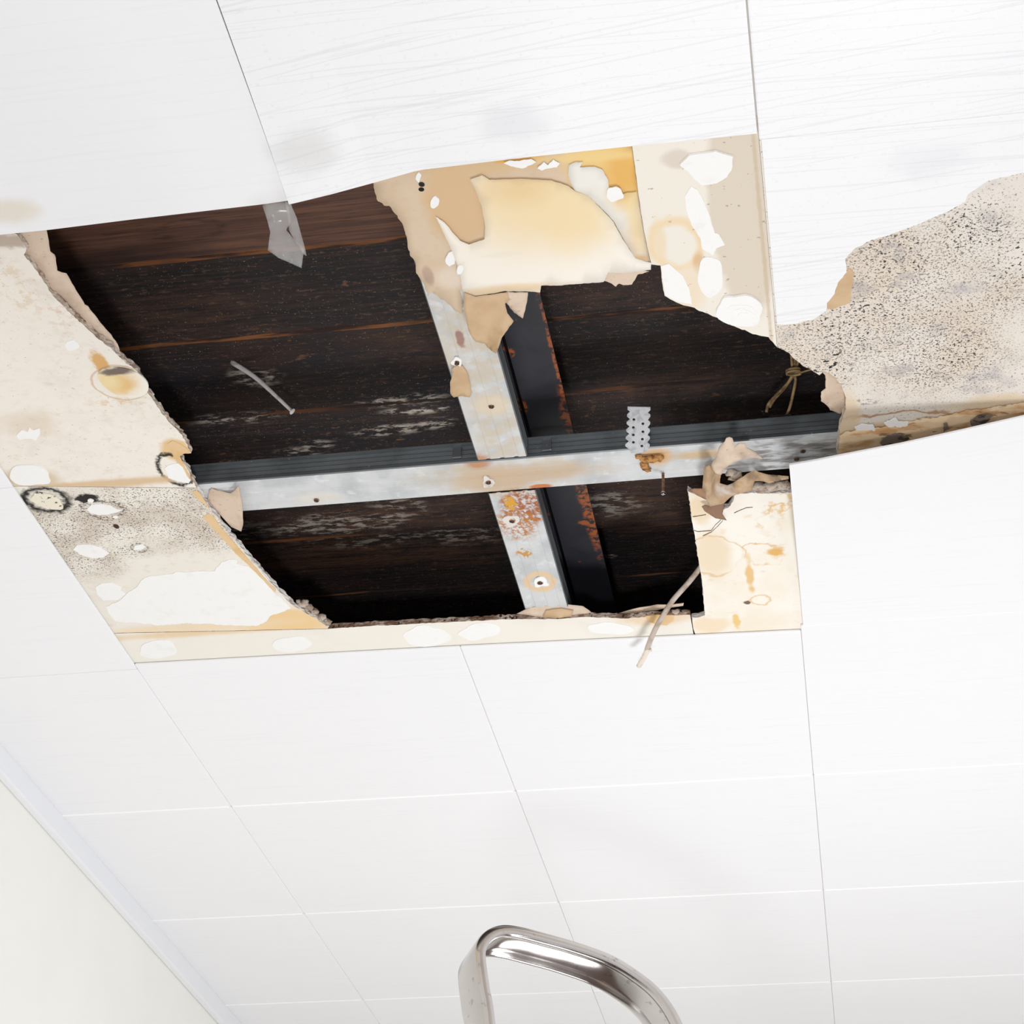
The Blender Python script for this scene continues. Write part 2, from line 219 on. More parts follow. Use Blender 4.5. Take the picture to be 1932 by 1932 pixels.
for (x, y, rx, ry, k) in [(760, 755, 75, 12, 1), (790, 775, 62, 7, 1), (740, 812, 60, 9, 1), (820, 800, 45, 9, .9), (480, 712, 46, 14, .8), (450, 790, 75, 12, .7), (560, 855, 40, 9, .7), (600, 840, 30, 8, .7), (445, 876, 20, 7, 1.1), (620, 990, 120, 18, .6), (700, 1020, 120, 12, .5), (750, 960, 45, 22, .5), (880, 1010, 70, 18, .5), (1150, 1050, 14, 4, 1.), (1150, 950, 60, 20, .5), (440, 1000, 40, 20, .5)]:
    moulds.append(B(x, y, rx, ry, .18, amp=.6, sc=24, soft=.5, tex=dict(sc=34, st=(1, 3.2, 1), det=8, rough=.72, lo=.49, hi=.58), col=S(206, 195, 182), k=min(1, k*.95)))
brown = [B(x, y, rx, ry, .18, amp=.7, sc=9, soft=.6, tex=dict(sc=12, st=(1, 6, 1), det=7, rough=.7, lo=.36, hi=.64), col=S(104, 72, 52), k=k) for (x, y, rx, ry, k) in [(600, 1050, 200, 26, .8), (880, 1040, 120, 24, .6), (750, 975, 200, 26, .5), (780, 660, 120, 30, .4), (350, 600, 160, 40, .35), (1230, 960, 90, 50, .5), (1300, 720, 160, 24, .5), (1150, 560, 90, 22, .35)]]
M_WOOD = mat('blackened_plank', S(31, 26, 28), [grain] + dust + brown + moulds, rough=.6, spec=.35, bump=dict(sc=16, st=(1, 9, 1), det=8, rough=.7, s=.8, d=.006))
M_WOOD_B = mat('brown_plank', S(78, 52, 42), [dict(tex=dict(sc=5, st=(1, 26, 1), det=7, rough=.65, dist=.4, lo=.35, hi=.7), col=S(112, 78, 60), k=.9), dict(tex=dict(sc=14, st=(1, 20, 1), det=5, lo=.55, hi=.7, off=3), col=S(52, 34, 30), k=.8),
    B(360, 432, 60, 16, .18, amp=.35, sc=20, ring=.3, tex=dict(sc=30, st=(1, 6, 1), det=4, lo=.4, hi=.6), col=S(60, 40, 34), k=.8), B(200, 500, 180, 26, .18, amp=.5, sc=8, soft=.6, col=S(38, 26, 25), k=.8)], rough=.6, spec=.3, bump=dict(sc=16, st=(1, 9, 1), det=6, s=.3, d=.003))
M_EDGE = mat('split_plank_edge', S(46, 30, 24), [dict(tex=dict(sc=8, st=(1, 18, 1), det=6, lo=.42, hi=.6), col=S(146, 92, 52), k=.8), dict(tex=dict(sc=2.2, det=4, lo=.42, hi=.56, off=9), col=S(32, 25, 24), k=.92)], rough=.7)
M_WALL = mat('wall_paint', S(250, 249, 243, .95), [dict(tex=dict(sc=3, det=4, lo=.4, hi=.7), col=S(245, 245, 238, .95), k=.6)], rough=.85, bump=dict(sc=160, det=3, s=.1, d=.001))
M_TRIM = mat('trim_paint', S(246, 247, 250, K), rough=.5)
M_FLOOR = mat('brown_floor', S(112, 92, 84), [dict(tex=dict(sc=4, st=(1, 12, 1), det=5, lo=.4, hi=.7), col=S(88, 70, 62), k=.7)], rough=.45)
M_ALU = mat('brushed_aluminium', S(206, 202, 200), [dict(tex=dict(sc=90, det=4, lo=.62, hi=.68), col=S(150, 140, 132), k=.6), dict(tex=dict(sc=8, det=4, lo=.5, hi=.75), col=S(190, 184, 180), k=.6)], rough=.17, metal=1., bump=dict(sc=30, det=3, s=.06, d=.002))
M_CABLE = mat('grey_cable', S(196, 182, 170), [dict(tex=dict(sc=40, det=4, lo=.45, hi=.65), col=S(150, 128, 110), k=.8)], rough=.45)
M_CABLE_E = mat('pale_cable_end', S(232, 222, 208), [dict(tex=dict(sc=90, det=4, lo=.45, hi=.65), col=S(170, 150, 130), k=.6)], rough=.5)
M_CORD = mat('old_brown_cord', S(176, 148, 106), [dict(tex=dict(sc=60, det=4, lo=.45, hi=.65), col=S(92, 68, 46), k=.8)], rough=.55)
M_TWIST = mat('dark_twist_wire', S(70, 62, 60), rough=.4, metal=.4)
M_NAIL = mat('bright_nail', S(232, 228, 226), [dict(tex=dict(sc=90, det=3, lo=.5, hi=.7), col=S(180, 174, 170), k=.8)], rough=.3, metal=.15)
M_SCREW = mat('rusty_screw', S(104, 78, 64), [dict(tex=dict(sc=300, det=3, lo=.45, hi=.6), col=S(160, 120, 96), k=.8)], rough=.55, metal=.4)
M_DARK = mat('recess', S(24, 18, 16), rough=.8)
M_RUSTL = mat('rust_lump', S(190, 142, 86), [dict(tex=dict(sc=140, det=4, lo=.42, hi=.6), col=S(132, 84, 46), k=.9)], rough=.9, bump=dict(sc=160, det=4, s=.8, d=.003))
def tape_mat():
    m = bpy.data.materials.new('clear_tape'); m.use_nodes = True; n = m.node_tree.nodes; b = n['Principled BSDF']
    b.inputs['Base Color'].default_value = S(215, 212, 210); b.inputs['Roughness'].default_value = .22
    t = n.new('ShaderNodeBsdfTransparent'); mx = n.new('ShaderNodeMixShader'); mx.inputs[0].default_value = .30
    l = m.node_tree.links; l.new(t.outputs[0], mx.inputs[1]); l.new(b.outputs[0], mx.inputs[2]); l.new(mx.outputs[0], n['Material Output'].inputs[0]); return m
M_TAPE = tape_mat()

# ------------------------------------------------------------------ object helpers
def link(name, me, mats, parent=None, loc=None, smooth=False):
    o = bpy.data.objects.new(name, me); COL.objects.link(o)
    for m in (mats if isinstance(mats, (list, tuple)) else [mats]): me.materials.append(m)
    if loc is not None: o.location = loc
    if parent: o.parent = parent
    if smooth:
        for p in me.polygons: p.use_smooth = True
    return o
def tag(o, label=None, cat=None, group=None, kind=None):
    for k, v in (('label', label), ('category', cat), ('group', group), ('kind', kind)):
        if v: o[k] = v
    return o
def org(parent): return parent.location.copy() if parent else Vector()
def mesh_obj(name, bm, mats, parent=None, loc=None, smooth=False):
    """bm in world coordinates; origin at loc (top-level) or at the parent's origin"""
    base = org(parent) if parent else Vector(loc if loc is not None else (0, 0, 0))
    if parent and parent.parent: base = base + org(parent.parent)
    bmesh.ops.translate(bm, verts=bm.verts, vec=-base)
    bmesh.ops.recalc_face_normals(bm, faces=bm.faces)
    me = bpy.data.meshes.new(name); bm.to_mesh(me); bm.free()
    return link(name, me, mats, parent, None if parent else base, smooth)
def empty(name, loc):
    o = bpy.data.objects.new(name, None); o.empty_display_size = .05; COL.objects.link(o); o.location = loc; return o
def box(bm, lo, hi, mi=0, bevel=0):
    vs = [bm.verts.new((x, y, z)) for z in (lo[2], hi[2]) for y in (lo[1], hi[1]) for x in (lo[0], hi[0])]
    fs = [bm.faces.new([vs[i] for i in q]) for q in ((0, 2, 3, 1), (4, 5, 7, 6), (0, 1, 5, 4), (2, 6, 7, 3), (1, 3, 7, 5), (0, 4, 6, 2))]
    for f in fs: f.material_index = mi
    if bevel: bmesh.ops.bevel(bm, geom=list({e for f in fs for e in f.edges}), offset=bevel, segments=2, affect='EDGES', profile=.6)
def refine(outl, jag=0, step=6):
    out = []; n = len(outl)
    for i in range(n):
        a, b = outl[i], outl[(i+1) % n]; j = a[2] if len(a) > 2 else jag
        dx, dy = b[0]-a[0], b[1]-a[1]; L = math.hypot(dx, dy); k = max(1, int(L/step)) if j else 1
        for q in range(k):
            t = q/k; x, y = a[0]+dx*t, a[1]+dy*t
            if j and q:
                w = (random.uniform(-1, 1)*.6 + noise.noise((x*.06, y*.06, 3.1))*1.1)*j; x += -dy/L*w; y += dx/L*w
            out.append((x, y))
    return out
def inside(p, poly):
    c = False; x, y = p; n = len(poly)
    for i in range(n):
        x1, y1 = poly[i]; x2, y2 = poly[i-1]
        if (y1 > y) != (y2 > y) and x < (x2-x1)*(y-y1)/(y2-y1)+x1: c = not c
    return c
def sheet(name, outl, h, t, mats, parent=None, jag=0, step=6, grid=None, layers=1, rough=0., smooth=False, holes=(), loc=None, proj=None):
    hf = h if callable(h) else (lambda x, y: h)
    pj = proj or (lambda x, y: U(x, y, hf(x, y)))
    o = refine(outl, jag, step); calm = {(round(a[0], 1), round(a[1], 1)) for i, a in enumerate(outl) if (a[2] if len(a) > 2 else jag) == 0 or (outl[i-1][2] if len(outl[i-1]) > 2 else jag) == 0}; pts = [Vector(p) for p in o]; ed = [(i, (i+1) % len(o)) for i in range(len(o))]
    for hl in holes:
        s = len(pts); pts += [Vector(p) for p in hl]; ed += [(s+i, s+(i+1) % len(hl)) for i in range(len(hl))]
    if grid:
        xs = [p[0] for p in o]; ys = [p[1] for p in o]; y = min(ys)
        while y < max(ys):
            x = min(xs)
            while x < max(xs):
                q = (x+random.uniform(-.2, .2)*grid, y+random.uniform(-.2, .2)*grid)
                if inside(q, o) and min((q[0]-a)**2+(q[1]-b)**2 for a, b in o) > (grid*.35)**2: pts.append(Vector(q))
                x += grid
            y += grid
    v2, e2, f2 = delaunay_2d_cdt(pts, ed, [], 1, 1e-4)[:3]
    f2 = [f for f in f2 if not any(inside((sum(v2[i].x for i in f)/len(f), sum(v2[i].y for i in f)/len(f)), hl) for hl in holes)]
    bm = bmesh.new(); two = isinstance(mats, (list, tuple)) and len(mats) > 1
    bot = [bm.verts.new(pj(v.x, v.y)) for v in v2]
    cnt = {}
    for f in f2:
        try: bm.faces.new([bot[i] for i in f])
        except ValueError: continue
        for a, b in zip(f, list(f[1:])+[f[0]]): cnt[(min(a, b), max(a, b))] = cnt.get((min(a, b), max(a, b)), 0)+1
    bset = {i for e, c in cnt.items() if c == 1 for i in e}
    prev = {i: bot[i] for i in bset}
    for k in range(1, layers+1):
        z = t*k/layers; cur = {}
        for i in bset:
            q_ = 0 if (round(v2[i].x, 1), round(v2[i].y, 1)) in calm else rough; c = bot[i].co + Vector((random.uniform(-1, 1)*q_, random.uniform(-1, 1)*q_, z)); cur[i] = bm.verts.new(c)
        for (a, b), c in cnt.items():
            if c == 1:
                f = bm.faces.new((prev[a], prev[b], cur[b], cur[a]))
                if two: f.material_index = 1
        prev = cur
    top = [prev[i] if i in bset else bm.verts.new(bot[i].co + Vector((0, 0, t))) for i in range(len(v2))]
    for f in f2:
        try:
            q = bm.faces.new([top[i] for i in f][::-1])
            if two: q.material_index = 1
        except ValueError: pass
    for v in [v for v in bm.verts if not v.link_faces]: bm.verts.remove(v)
    if loc is None and parent is None:
        xs = [p[0] for p in o]; ys = [p[1] for p in o]; mx, my = sum(xs)/len(xs), sum(ys)/len(ys); loc = pj(mx, my)
    return mesh_obj(name, bm, mats, parent, loc, smooth)
def ell(x, y, rx, ry, rot=0, wob=.12, n=26, cut=None):
    r = math.radians(rot); out = []; s = random.uniform(0, 50)
    for i in range(n):
        a = 2*math.pi*i/n; k = 1+wob*2*noise.noise((math.cos(a)*1.3+s, math.sin(a)*1.3, s))
        u, v = rx*k*math.cos(a), ry*k*math.sin(a); out.append((x+u*math.cos(r)-v*math.sin(r), y+u*math.sin(r)+v*math.cos(r)))
    return out
def patch(parent, outl, mat_=None, h=-.0011, t=.0013, jag=0, name='plaster_patch', **k):
    return sheet(name, outl, h, t, mat_ or M_SKIM, parent, jag=jag, step=4, **k)
def tube(bm, pts, r, n=8, cap=True, flat=1.):
    rings = []
    for i, p in enumerate(pts):
        d = (pts[min(i+1, len(pts)-1)] - pts[max(i-1, 0)]).normalized()
        a = d.cross(Vector((0, 0, 1)));  a = a.normalized() if a.length > .05 else d.cross(Vector((0, 1, 0))).normalized(); b = d.cross(a)
        rr = r[i] if isinstance(r, (list, tuple)) else r
        rings.append([bm.verts.new(p + a*math.cos(2*math.pi*k/n)*rr*flat + b*math.sin(2*math.pi*k/n)*rr) for k in range(n)])
    for A, Bq in zip(rings, rings[1:]):
        for k in range(n): bm.faces.new((A[k], A[(k+1) % n], Bq[(k+1) % n], Bq[k]))
    if cap: bm.faces.new(rings[0]); bm.faces.new(rings[-1])
def spline(pts, k=6):
    out = []; n = len(pts)
    for i in range(n-1):
        p0, p1, p2, p3 = pts[max(i-1, 0)], pts[i], pts[i+1], pts[min(i+2, n-1)]
        for q in range(k):
            t = q/k; out.append(.5*((2*p1)+(p2-p0)*t+(2*p0-5*p1+4*p2-p3)*t*t+(3*p1-p0-3*p2+p3)*t**3))
    out.append(pts[-1]); return out
def lump(bm, c, r, seed, sq=(1, 1, 1)):
    v = bmesh.ops.create_icosphere(bm, subdivisions=2, radius=1)['verts']
    for p in v:
        k = 1+.55*noise.noise(p.co*1.6+Vector((seed, seed*2, 0))); p.co = Vector(c)+Vector((p.co.x*sq[0], p.co.y*sq[1], p.co.z*sq[2]))*r*k

# ------------------------------------------------------------------ setting: floor, wall, trim, ceiling slab, roof deck
bm = bmesh.new(); box(bm, (-1.605, -2.2, -.1), (3.2, 6.2, 0)); tag(mesh_obj('floor', bm, M_FLOOR), 'brown floor of the room', kind='structure')
bm = bmesh.new(); box(bm, (-1.755, -2.2, 0), (-1.605, 6.2, CEIL+.009)); tag(mesh_obj('wall_left', bm, M_WALL, loc=(-1.605, 2, 0)), 'plain off-white wall below the ceiling trim', kind='structure')
bm = bmesh.new(); box(bm, (-1.755, 6.2, 0), (3.2, 6.35, CEIL+.009)); tag(mesh_obj('wall_back', bm, M_WALL, loc=(0, 6.2, 0)), 'far white wall out of sight', kind='structure')
bm = bmesh.new(); box(bm, (-1.604, -2.2, CEIL-.054), (-1.586, 6.19, CEIL-.0045), bevel=.003); tag(mesh_obj('trim_1', bm, M_TRIM, loc=(-1.6, 2, CEIL-.03)), 'white strip trim between wall and ceiling', kind='structure')
HX0, HX1, HY0, HY1 = -1.236, .64, 1.7115, 2.99        # where the old board has been opened up
bm = bmesh.new(); z0, z1 = CEIL, CEIL+.0095
for a, b in (((-1.755, -2.2), (HX0, 6.2)), ((HX1, -2.2), (3.2, 6.2)), ((HX0, -2.2), (HX1, HY0)), ((HX0, HY1), (HX1, 6.2))): box(bm, (*a, z0), (*b, z1))
ceil = tag(mesh_obj('ceiling', bm, M_SLAB, loc=(0, 2, CEIL)), 'white panelled ceiling around the hole', kind='structure')
G = .0001; T0, T1_ = -.0050, -.0002
def tile(x0, y0, x1, y1, m=M_TILE, label=None):
    bm = bmesh.new(); box(bm, (x0+G, y0+G, CEIL+T0), (x1-G, y1-G, CEIL+T1_), bevel=.0026)
    return tag(mesh_obj('ceiling_tile', bm, m, ceil), label)
cols = [-1.603, XC, XA, XB, XB+TW, XB+2*TW, XB+3*TW]
for j in range(-3, 7):
    y0 = R0+j*TW; y1 = min(y0+TW, 6.1)
    for i in range(len(cols)-1):
        if (j in (0, 1) and i in (1, 2, 3)) or (j == -1 and i in (1, 2)): continue
        if j == 2 and i in (1, 2): continue
        tile(cols[i], y0, cols[i+1], y1, M_TILE_SCR if (i >= 3 and j < 0) else M_TILE)
M_JOINT_HL = mat('joint_highlight_white', S(255, 255, 255, .97), rough=.4)
for y in (R2+TW, R2+2*TW, R2+3*TW):          # added whiter strips imitate the bright highlight along the far cross joints
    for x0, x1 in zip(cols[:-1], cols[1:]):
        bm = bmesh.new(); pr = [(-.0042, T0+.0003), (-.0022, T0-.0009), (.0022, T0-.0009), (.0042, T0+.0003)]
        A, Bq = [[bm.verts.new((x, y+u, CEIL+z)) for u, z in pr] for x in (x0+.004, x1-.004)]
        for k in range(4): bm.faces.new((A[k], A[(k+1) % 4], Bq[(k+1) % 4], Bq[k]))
        bm.faces.new(A); bm.faces.new(Bq); mesh_obj('joint_highlight', bm, M_JOINT_HL, ceil)
# two tiles whose near edge was pulled back a little, showing the board
ya, yb, yc = U(263, 1254, T0).y, U(868, 1221, T0).y, U(1507, 1191, T0).y
for x0, x1, y0, y1 in ((XC, XA, ya, yb), (XA, XB, yb, yc)):
    o = sheet('ceiling_tile', [PX(x0+G, y0, T0), PX(x1-G, y1, T0), PX(x1-G, R2+TW-G, T0), PX(x0+G, R2+TW-G, T0)], T0, -T0+T1_, M_TILE, ceil)
    bv = o.modifiers.new('eased_edge', 'BEVEL'); bv.width = .004; bv.segments = 2; bv.limit_method = 'ANGLE'
# sagging tiles: free edge traced at its own height in the plane of the joint
def sag_tile(edge, Y, other, label, m=M_TILE, power=2.2, n=22, rise=0.):
    P = [UY(x, y, Y) for x, y in edge]
    P = [p if p.z < CEIL+T0 else U(x, y, T0) for p, (x, y) in zip(P, edge)]
    def edge_at(X):
        for a, b in zip(P, P[1:]):
            if a.x <= X <= b.x: t = (X-a.x)/(b.x-a.x); return a.lerp(b, t)
        return P[0] if X < P[0].x else P[-1]
    x0, x1 = P[0].x, P[-1].x; bm = bmesh.new(); gr = []
    for k in range(2):
        lay = []
        for b in range(n+1):
            t = b/n; row = []
            for a in range(n*2+1):
                X = x0+(x1-x0)*a/(n*2); E_ = edge_at(X); dz = E_.z-(CEIL+T0); row.append(bm.verts.new((X, other+(E_.y-other)*t, CEIL+T0+dz*t**power+k*.003)))
            lay.append(row)
        gr.append(lay)
    for k in range(2):
        for b in range(n):
            for a in range(n*2): bm.faces.new((gr[k][b][a], gr[k][b][a+1], gr[k][b+1][a+1], gr[k][b+1][a]))
    def rim(A, Bq):
        for i in range(len(A)-1): bm.faces.new((A[i], A[i+1], Bq[i+1], Bq[i]))
    rim(gr[0][0], gr[1][0]); rim(gr[0][n], gr[1][n])
    for a in (0, n*2): rim([r[a] for r in gr[0]], [r[a] for r in gr[1]])
    o = mesh_obj('ceiling_tile', bm, m, ceil, smooth=False)
    return tag(o, label)
sag_tile([(PX(XC+G, R0)[0]+1, 474), (-200, 463), (0, 443), (90, 434), (250, 414), (500, 385), (543.2, 378.6)], R0, R0-TW, 'white tile with its free edge hanging over the hole, left of the tape')
sag_tile([(545.2, 386), (620, 368), (705, 345), (790, 321), (1000, 296), (1190, 276), (1428.5, 252)], R0, R0-TW, 'white tile with a drooping corner above the torn cream paper', m=M_TILE_SCR)
sag_tile([(1489, 878), (1540, 869), (1600, 857), (1700, 838), (1800, 816), (1932, 786), (1990, 774), PX(XB+TW-G, R1, T0)], R1, R2-G, 'white tile curling down at its corner below the mouldy board')
# torn tile at the right
torn = [PX(XB+.003, R0+.0045)+(0,), PX(XB+TW-G, R0+.0045)+(0,), PX(XB+TW-G, 1.93)+(0,), (2000, 312, 1.), (1924, 327, 1.2), (1864, 341, 1.2), (1826, 367, 1), (1821, 381, 1.2), (1777, 404, 1.2), (1728, 425, 1.2), (1690, 439, 1.2), (1644, 453, 1.2), (1611, 470, 1), (1595, 488, 1), (1597, 500, 1.5), (1597, 514, 2), (1581, 533, 2), (1575, 554, 2), (1560, 572, 1.5), (1559, 586, 1), (1534, 603, 1), (1500, 611, .8), (1480, 613, .5), (1466, 612, 0)]
tag(sheet('ceiling_tile', torn, T0, -T0+T1_, M_TILE_SCR, ceil, step=5), 'scratched white tile torn away along its lower edge')
# roof deck of planks above
ZP = CEIL+.18
deck = empty('roof_deck', (-.36, 2.5, ZP)); tag(deck, 'dark weathered plank roof deck seen through the hole', kind='structure')
def plank(x0, x1, y0, y1, m, tilt=0., seed=0):
    bm = bmesh.new(); n = 60; rows = []
    prof = [(0, .004), (.028, .0), (.5, -.0), (.972, 0.), (1, .005)]
    for a in range(n+1):
        X = x0+(x1-x0)*a/n; e0 = noise.noise((X*5, seed, 0))*.003; e1 = noise.noise((X*5, seed, 9))*.003; w0 = .028+.03*noise.noise((X*7, seed, 20)); w1 = .03+.035*noise.noise((X*6, seed, 30))
        r = []
        for t, dz in prof:
            t = w0 if t == .028 else 1-w1 if t == .972 else t
            r.append(bm.verts.new((X, y0+.0012+e0+(y1-y0-.0024+e1-e0)*t, ZP+dz+tilt*(t-.5)+noise.noise((X*3, t*2, seed))*.0012)))
        r.append(bm.verts.new((X, y1-.0012+e1, ZP+.024))); r.append(bm.verts.new((X, y0+.0012+e0, ZP+.024))); rows.append(r)
    k = len(rows[0])
    for a in range(n):
        for b in range(k):
            f = bm.faces.new((rows[a][b], rows[a][(b+1) % k], rows[a+1][(b+1) % k], rows[a+1][b]))
            if b in (0, 3): f.material_index = 1
    bm.faces.new(rows[0]); bm.faces.new(rows[-1])
    return mesh_obj('plank', bm, [m, M_EDGE], deck)
ysl = [1.28, 1.476, 1.671, 1.868, 2.066, 2.259, 2.460, 2.651, 2.839, 3.039, 3.236, 3.43]
for i in range(len(ysl)-1): plank(-1.95, -.385, ysl[i], ysl[i+1], M_WOOD_B if i == 3 else M_WOOD, tilt=(-.006, -.002, -.004)[i % 3], seed=i)
ysr = [1.28, 1.49, 1.69, 1.89, 2.088, 2.284, 2.469, 2.675, 2.881, 3.047, 3.25, 3.43]
for i in range(len(ysr)-1): plank(-.383, .95, ysr[i], ysr[i+1], M_WOOD, tilt=(-.003, -.005)[i % 2], seed=i+40)
bm = bmesh.new(); box(bm, (-1.98, 1.25, ZP+.026), (.98, 3.46, ZP+.04)); zb = CEIL+.0098
for a, b in (((-1.98, 1.25), (-1.955, 3.46)), ((.955, 1.25), (.98, 3.46)), ((-1.955, 1.25), (.955, 1.275)), ((-1.955, 3.435), (.955, 3.46))): box(bm, (*a, zb), (*b, ZP+.026))
tag(mesh_obj('attic_light_block', bm, M_WOOD, loc=(0, 2.4, CEIL+.1)), 'added dark box keeping light out of the roof void', kind='structure')  # unseen box added to stop light leaking in above the ceiling

# ------------------------------------------------------------------ steel purlin and furring channels
pur = empty('steel_purlin', (-.38, 2.5, CEIL+.1)); tag(pur, 'black painted steel beam with a rusty edge under the planks', 'steel beam')
bm = bmesh.new(); box(bm, (-.416, 1.3, CEIL+.100), (-.349, 3.42, CEIL+.1035)); box(bm, (-.416, 1.3, CEIL+.1035), (-.4135, 3.42, CEIL+.115)); mesh_obj('flange', bm, M_STEEL, pur)
bm = bmesh.new(); box(bm, (-.478, 1.3, CEIL+.103), (-.4215, 3.42, CEIL+.1065)); box(bm, (-.4245, 1.3, CEIL+.1065), (-.4215, 3.42, CEIL+.172)); mesh_obj('angle_strip', bm, M_STEEL, pur)
def channel(axis, a0, a1, c0, c1, h0, hgt, label, lip=.010):
    """hat section: ribbed bottom web and two ribbed sides"""
    w = c1-c0; pr = []
    rib = lambda u: -.0 + (.0016 if any(abs(u-q) < .004 for q in (.22*w, .5*w, .78*w)) else 0)
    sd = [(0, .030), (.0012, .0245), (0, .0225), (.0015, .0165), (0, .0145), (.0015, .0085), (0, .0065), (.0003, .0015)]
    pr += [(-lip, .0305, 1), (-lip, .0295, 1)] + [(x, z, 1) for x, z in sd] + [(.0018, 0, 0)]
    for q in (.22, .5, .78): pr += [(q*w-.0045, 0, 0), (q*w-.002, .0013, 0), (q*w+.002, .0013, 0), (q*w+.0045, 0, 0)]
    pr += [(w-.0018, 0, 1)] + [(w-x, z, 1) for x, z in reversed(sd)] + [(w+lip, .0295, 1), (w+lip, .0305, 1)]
    bm = bmesh.new(); n = max(2, int((a1-a0)/.03)); rings = []
    for k in range(n+1):
        s = a0+(a1-a0)*k/n; r = []
        for (u, z, m) in pr:
            zz = CEIL+h0+z*hgt/.03 + noise.noise((s*6, u*8, h0))*.0006
            p = (s, c0+u, zz) if axis == 'x' else (c0+u, s, zz); r.append(bm.verts.new(p))
        rings.append(r)
    for k in range(n):
        for i in range(len(pr)-1):
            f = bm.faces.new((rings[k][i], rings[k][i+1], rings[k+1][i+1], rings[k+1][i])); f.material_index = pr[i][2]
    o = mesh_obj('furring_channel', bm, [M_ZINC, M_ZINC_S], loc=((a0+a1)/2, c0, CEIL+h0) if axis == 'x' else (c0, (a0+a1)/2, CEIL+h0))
    sm = o.modifiers.new('gauge', 'SOLIDIFY'); sm.thickness = .0008; sm.offset = 0
    return tag(o, label, 'metal channel')
HC = channel('x', -1.12, .46, 2.401, 2.487, .0105, .030, 'long pale galvanised channel running across the hole')
VC1 = channel('y', 1.40, 2.397, -.488, -.410, .0105, .026, 'ribbed galvanised channel between the torn paper and the cross channel', lip=.0006)
VC2 = channel('y', 2.491, 3.2, -.488, -.412, .0105, .026, 'short galvanised channel with orange rust at its upper end', lip=.0006)
for o, g_ in ((HC, 0), (VC1, 0), (VC2, 0)): o['group'] = 'furring channels in the hole'
scr_me = None
def screw_head(parent, x, y, h, r=.0046):
    bm = bmesh.new(); c = U(x, y, h)
    bmesh.ops.create_cone(bm, cap_ends=True, segments=16, radius1=r*.75, radius2=r, depth=.002, matrix=Matrix.Translation(c+Vector((0, 0, .0002))))
    for a in (0, math.pi/2):
        s = len(bm.faces); bmesh.ops.create_cube(bm, size=1, matrix=Matrix.Translation(c-Vector((0, 0, .0009))) @ Matrix.Rotation(a+.5, 4, 'Z') @ Matrix.Diagonal((r*1.1, r*.28, .0006, 1)))
        bm.faces.ensure_lookup_table()
        for f in bm.faces[s:]: f.material_index = 1
    return mesh_obj('screw', bm, [M_SCREW, M_DARK], parent)
for x, y in ((862, 686), (927, 768)): screw_head(VC1, x, y, .0092)
for x, y in ((922, 911), (597, 945), (1216, 885), (1515, 852), (1503, 867)): screw_head(HC, x, y, .0092)
for x, y in ((966, 984), (1019, 1101)): screw_head(VC2, x, y, .0092)
def collar(parent, x, y, rx, ry, m=M_SKIM, h=.0085):
    hole = ell(x, y, rx*.42, ry*.42, wob=.1, n=14)
    sheet('plaster_ring', ell(x, y, rx, ry, wob=.3, n=26), h, .0018, m, parent, holes=[hole], layers=1)
collar(VC1, 862, 684, 11, 9); collar(VC2, 967, 983, 15, 12, M_CORE_W); collar(VC2, 1019, 1100, 15, 9, M_SKIM); collar(HC, 921, 910, 13, 10, M_CORE_W)
for x, y in ((866, 866), (1034, 850)):       # little fixing clips on the near side of the long channel
    c = U(x, y, .027); bm = bmesh.new(); box(bm, (c.x-.007, 2.3955, CEIL+.018), (c.x+.007, 2.3985, CEIL+.044), bevel=.0006); box(bm, (c.x-.007, 2.3985, CEIL+.0418), (c.x+.007, 2.41, CEIL+.044)); mesh_obj('clip', bm, M_ZINC_S, HC)
bm = bmesh.new()
for i, (x, y, r) in enumerate(((1206, 862, .006), (1216, 866, .008), (1228, 866, .010), (1242, 864, .009), (1216, 878, .008), (1222, 886, .006))): lump(bm, U(x, y, .008), r, i*3.3, (1, .9, .45))
mesh_obj('rust_crust', bm, M_RUSTL, HC, smooth=True)

# ------------------------------------------------------------------ old plasterboard around the hole
TB = .0095
hid = lambda X, Y: PX(X, Y)+(0,)
e1 = [(32, 442), (50, 468), (45, 481), (62, 501), (81, 528), (99, 557), (124, 582), (149, 607), (178, 632), (215, 663), (238, 686), (257, 698), (267, 719), (278, 740), (294, 762), (308, 783), (323, 800), (339, 817), (354, 839), (361, 855)]
lu = [hid(-1.232, 1.712), hid(-1.10, 1.712)] + [p+(1.6,) for p in e1] + [(344, 857, 1.), (340, 861, 1.2), (352, 883, 1.2), (364, 906, 1.2), (371, 920, 0), (36, 917, 0), hid(-1.232, U(20, 917).y)]
LU = sheet('plasterboard', lu, 0, TB, [M_LU, M_CORE], step=5, layers=4, rough=.0022)
tag(LU, 'cream plasterboard with white filler spots left of the hole', 'plasterboard', 'broken plasterboard around the hole')
strip = [(34, 445), (40, 425), (86, 424), (92, 455, 1.5), (95, 475, 1.5), (103, 481, 1.5), (108, 511, 1), (125, 516, 1.5), (140, 541, 1.8), (160, 575, 2), (166, 578, 1), (190, 610, 1.8), (210, 632, 1.2), (222, 650, 1.2), (228, 668, 0), (200, 655, 0), (150, 612, 0), (100, 562, 0), (62, 508, 0), (44, 470, 0)]
tag(sheet('back_paper', strip, lambda x, y: .0104+.004*noise.noise((x*.02, y*.02, 1)), .0008, M_TAN_L, LU, grid=10, smooth=True), 'pale torn paper hanging on behind the board edge')
patch(LU, ell(136, 652, 13, 9)); patch(LU, [(31, 822), (40, 812), (52, 815), (55, 807), (62, 812), (74, 808), (76, 818), (68, 832), (60, 828), (48, 828), (36, 830)], jag=.8)
patch(LU, ell(234, 722, 50, 25, 16, wob=.05), M_SKIM_Y, h=-.002, t=.0022)
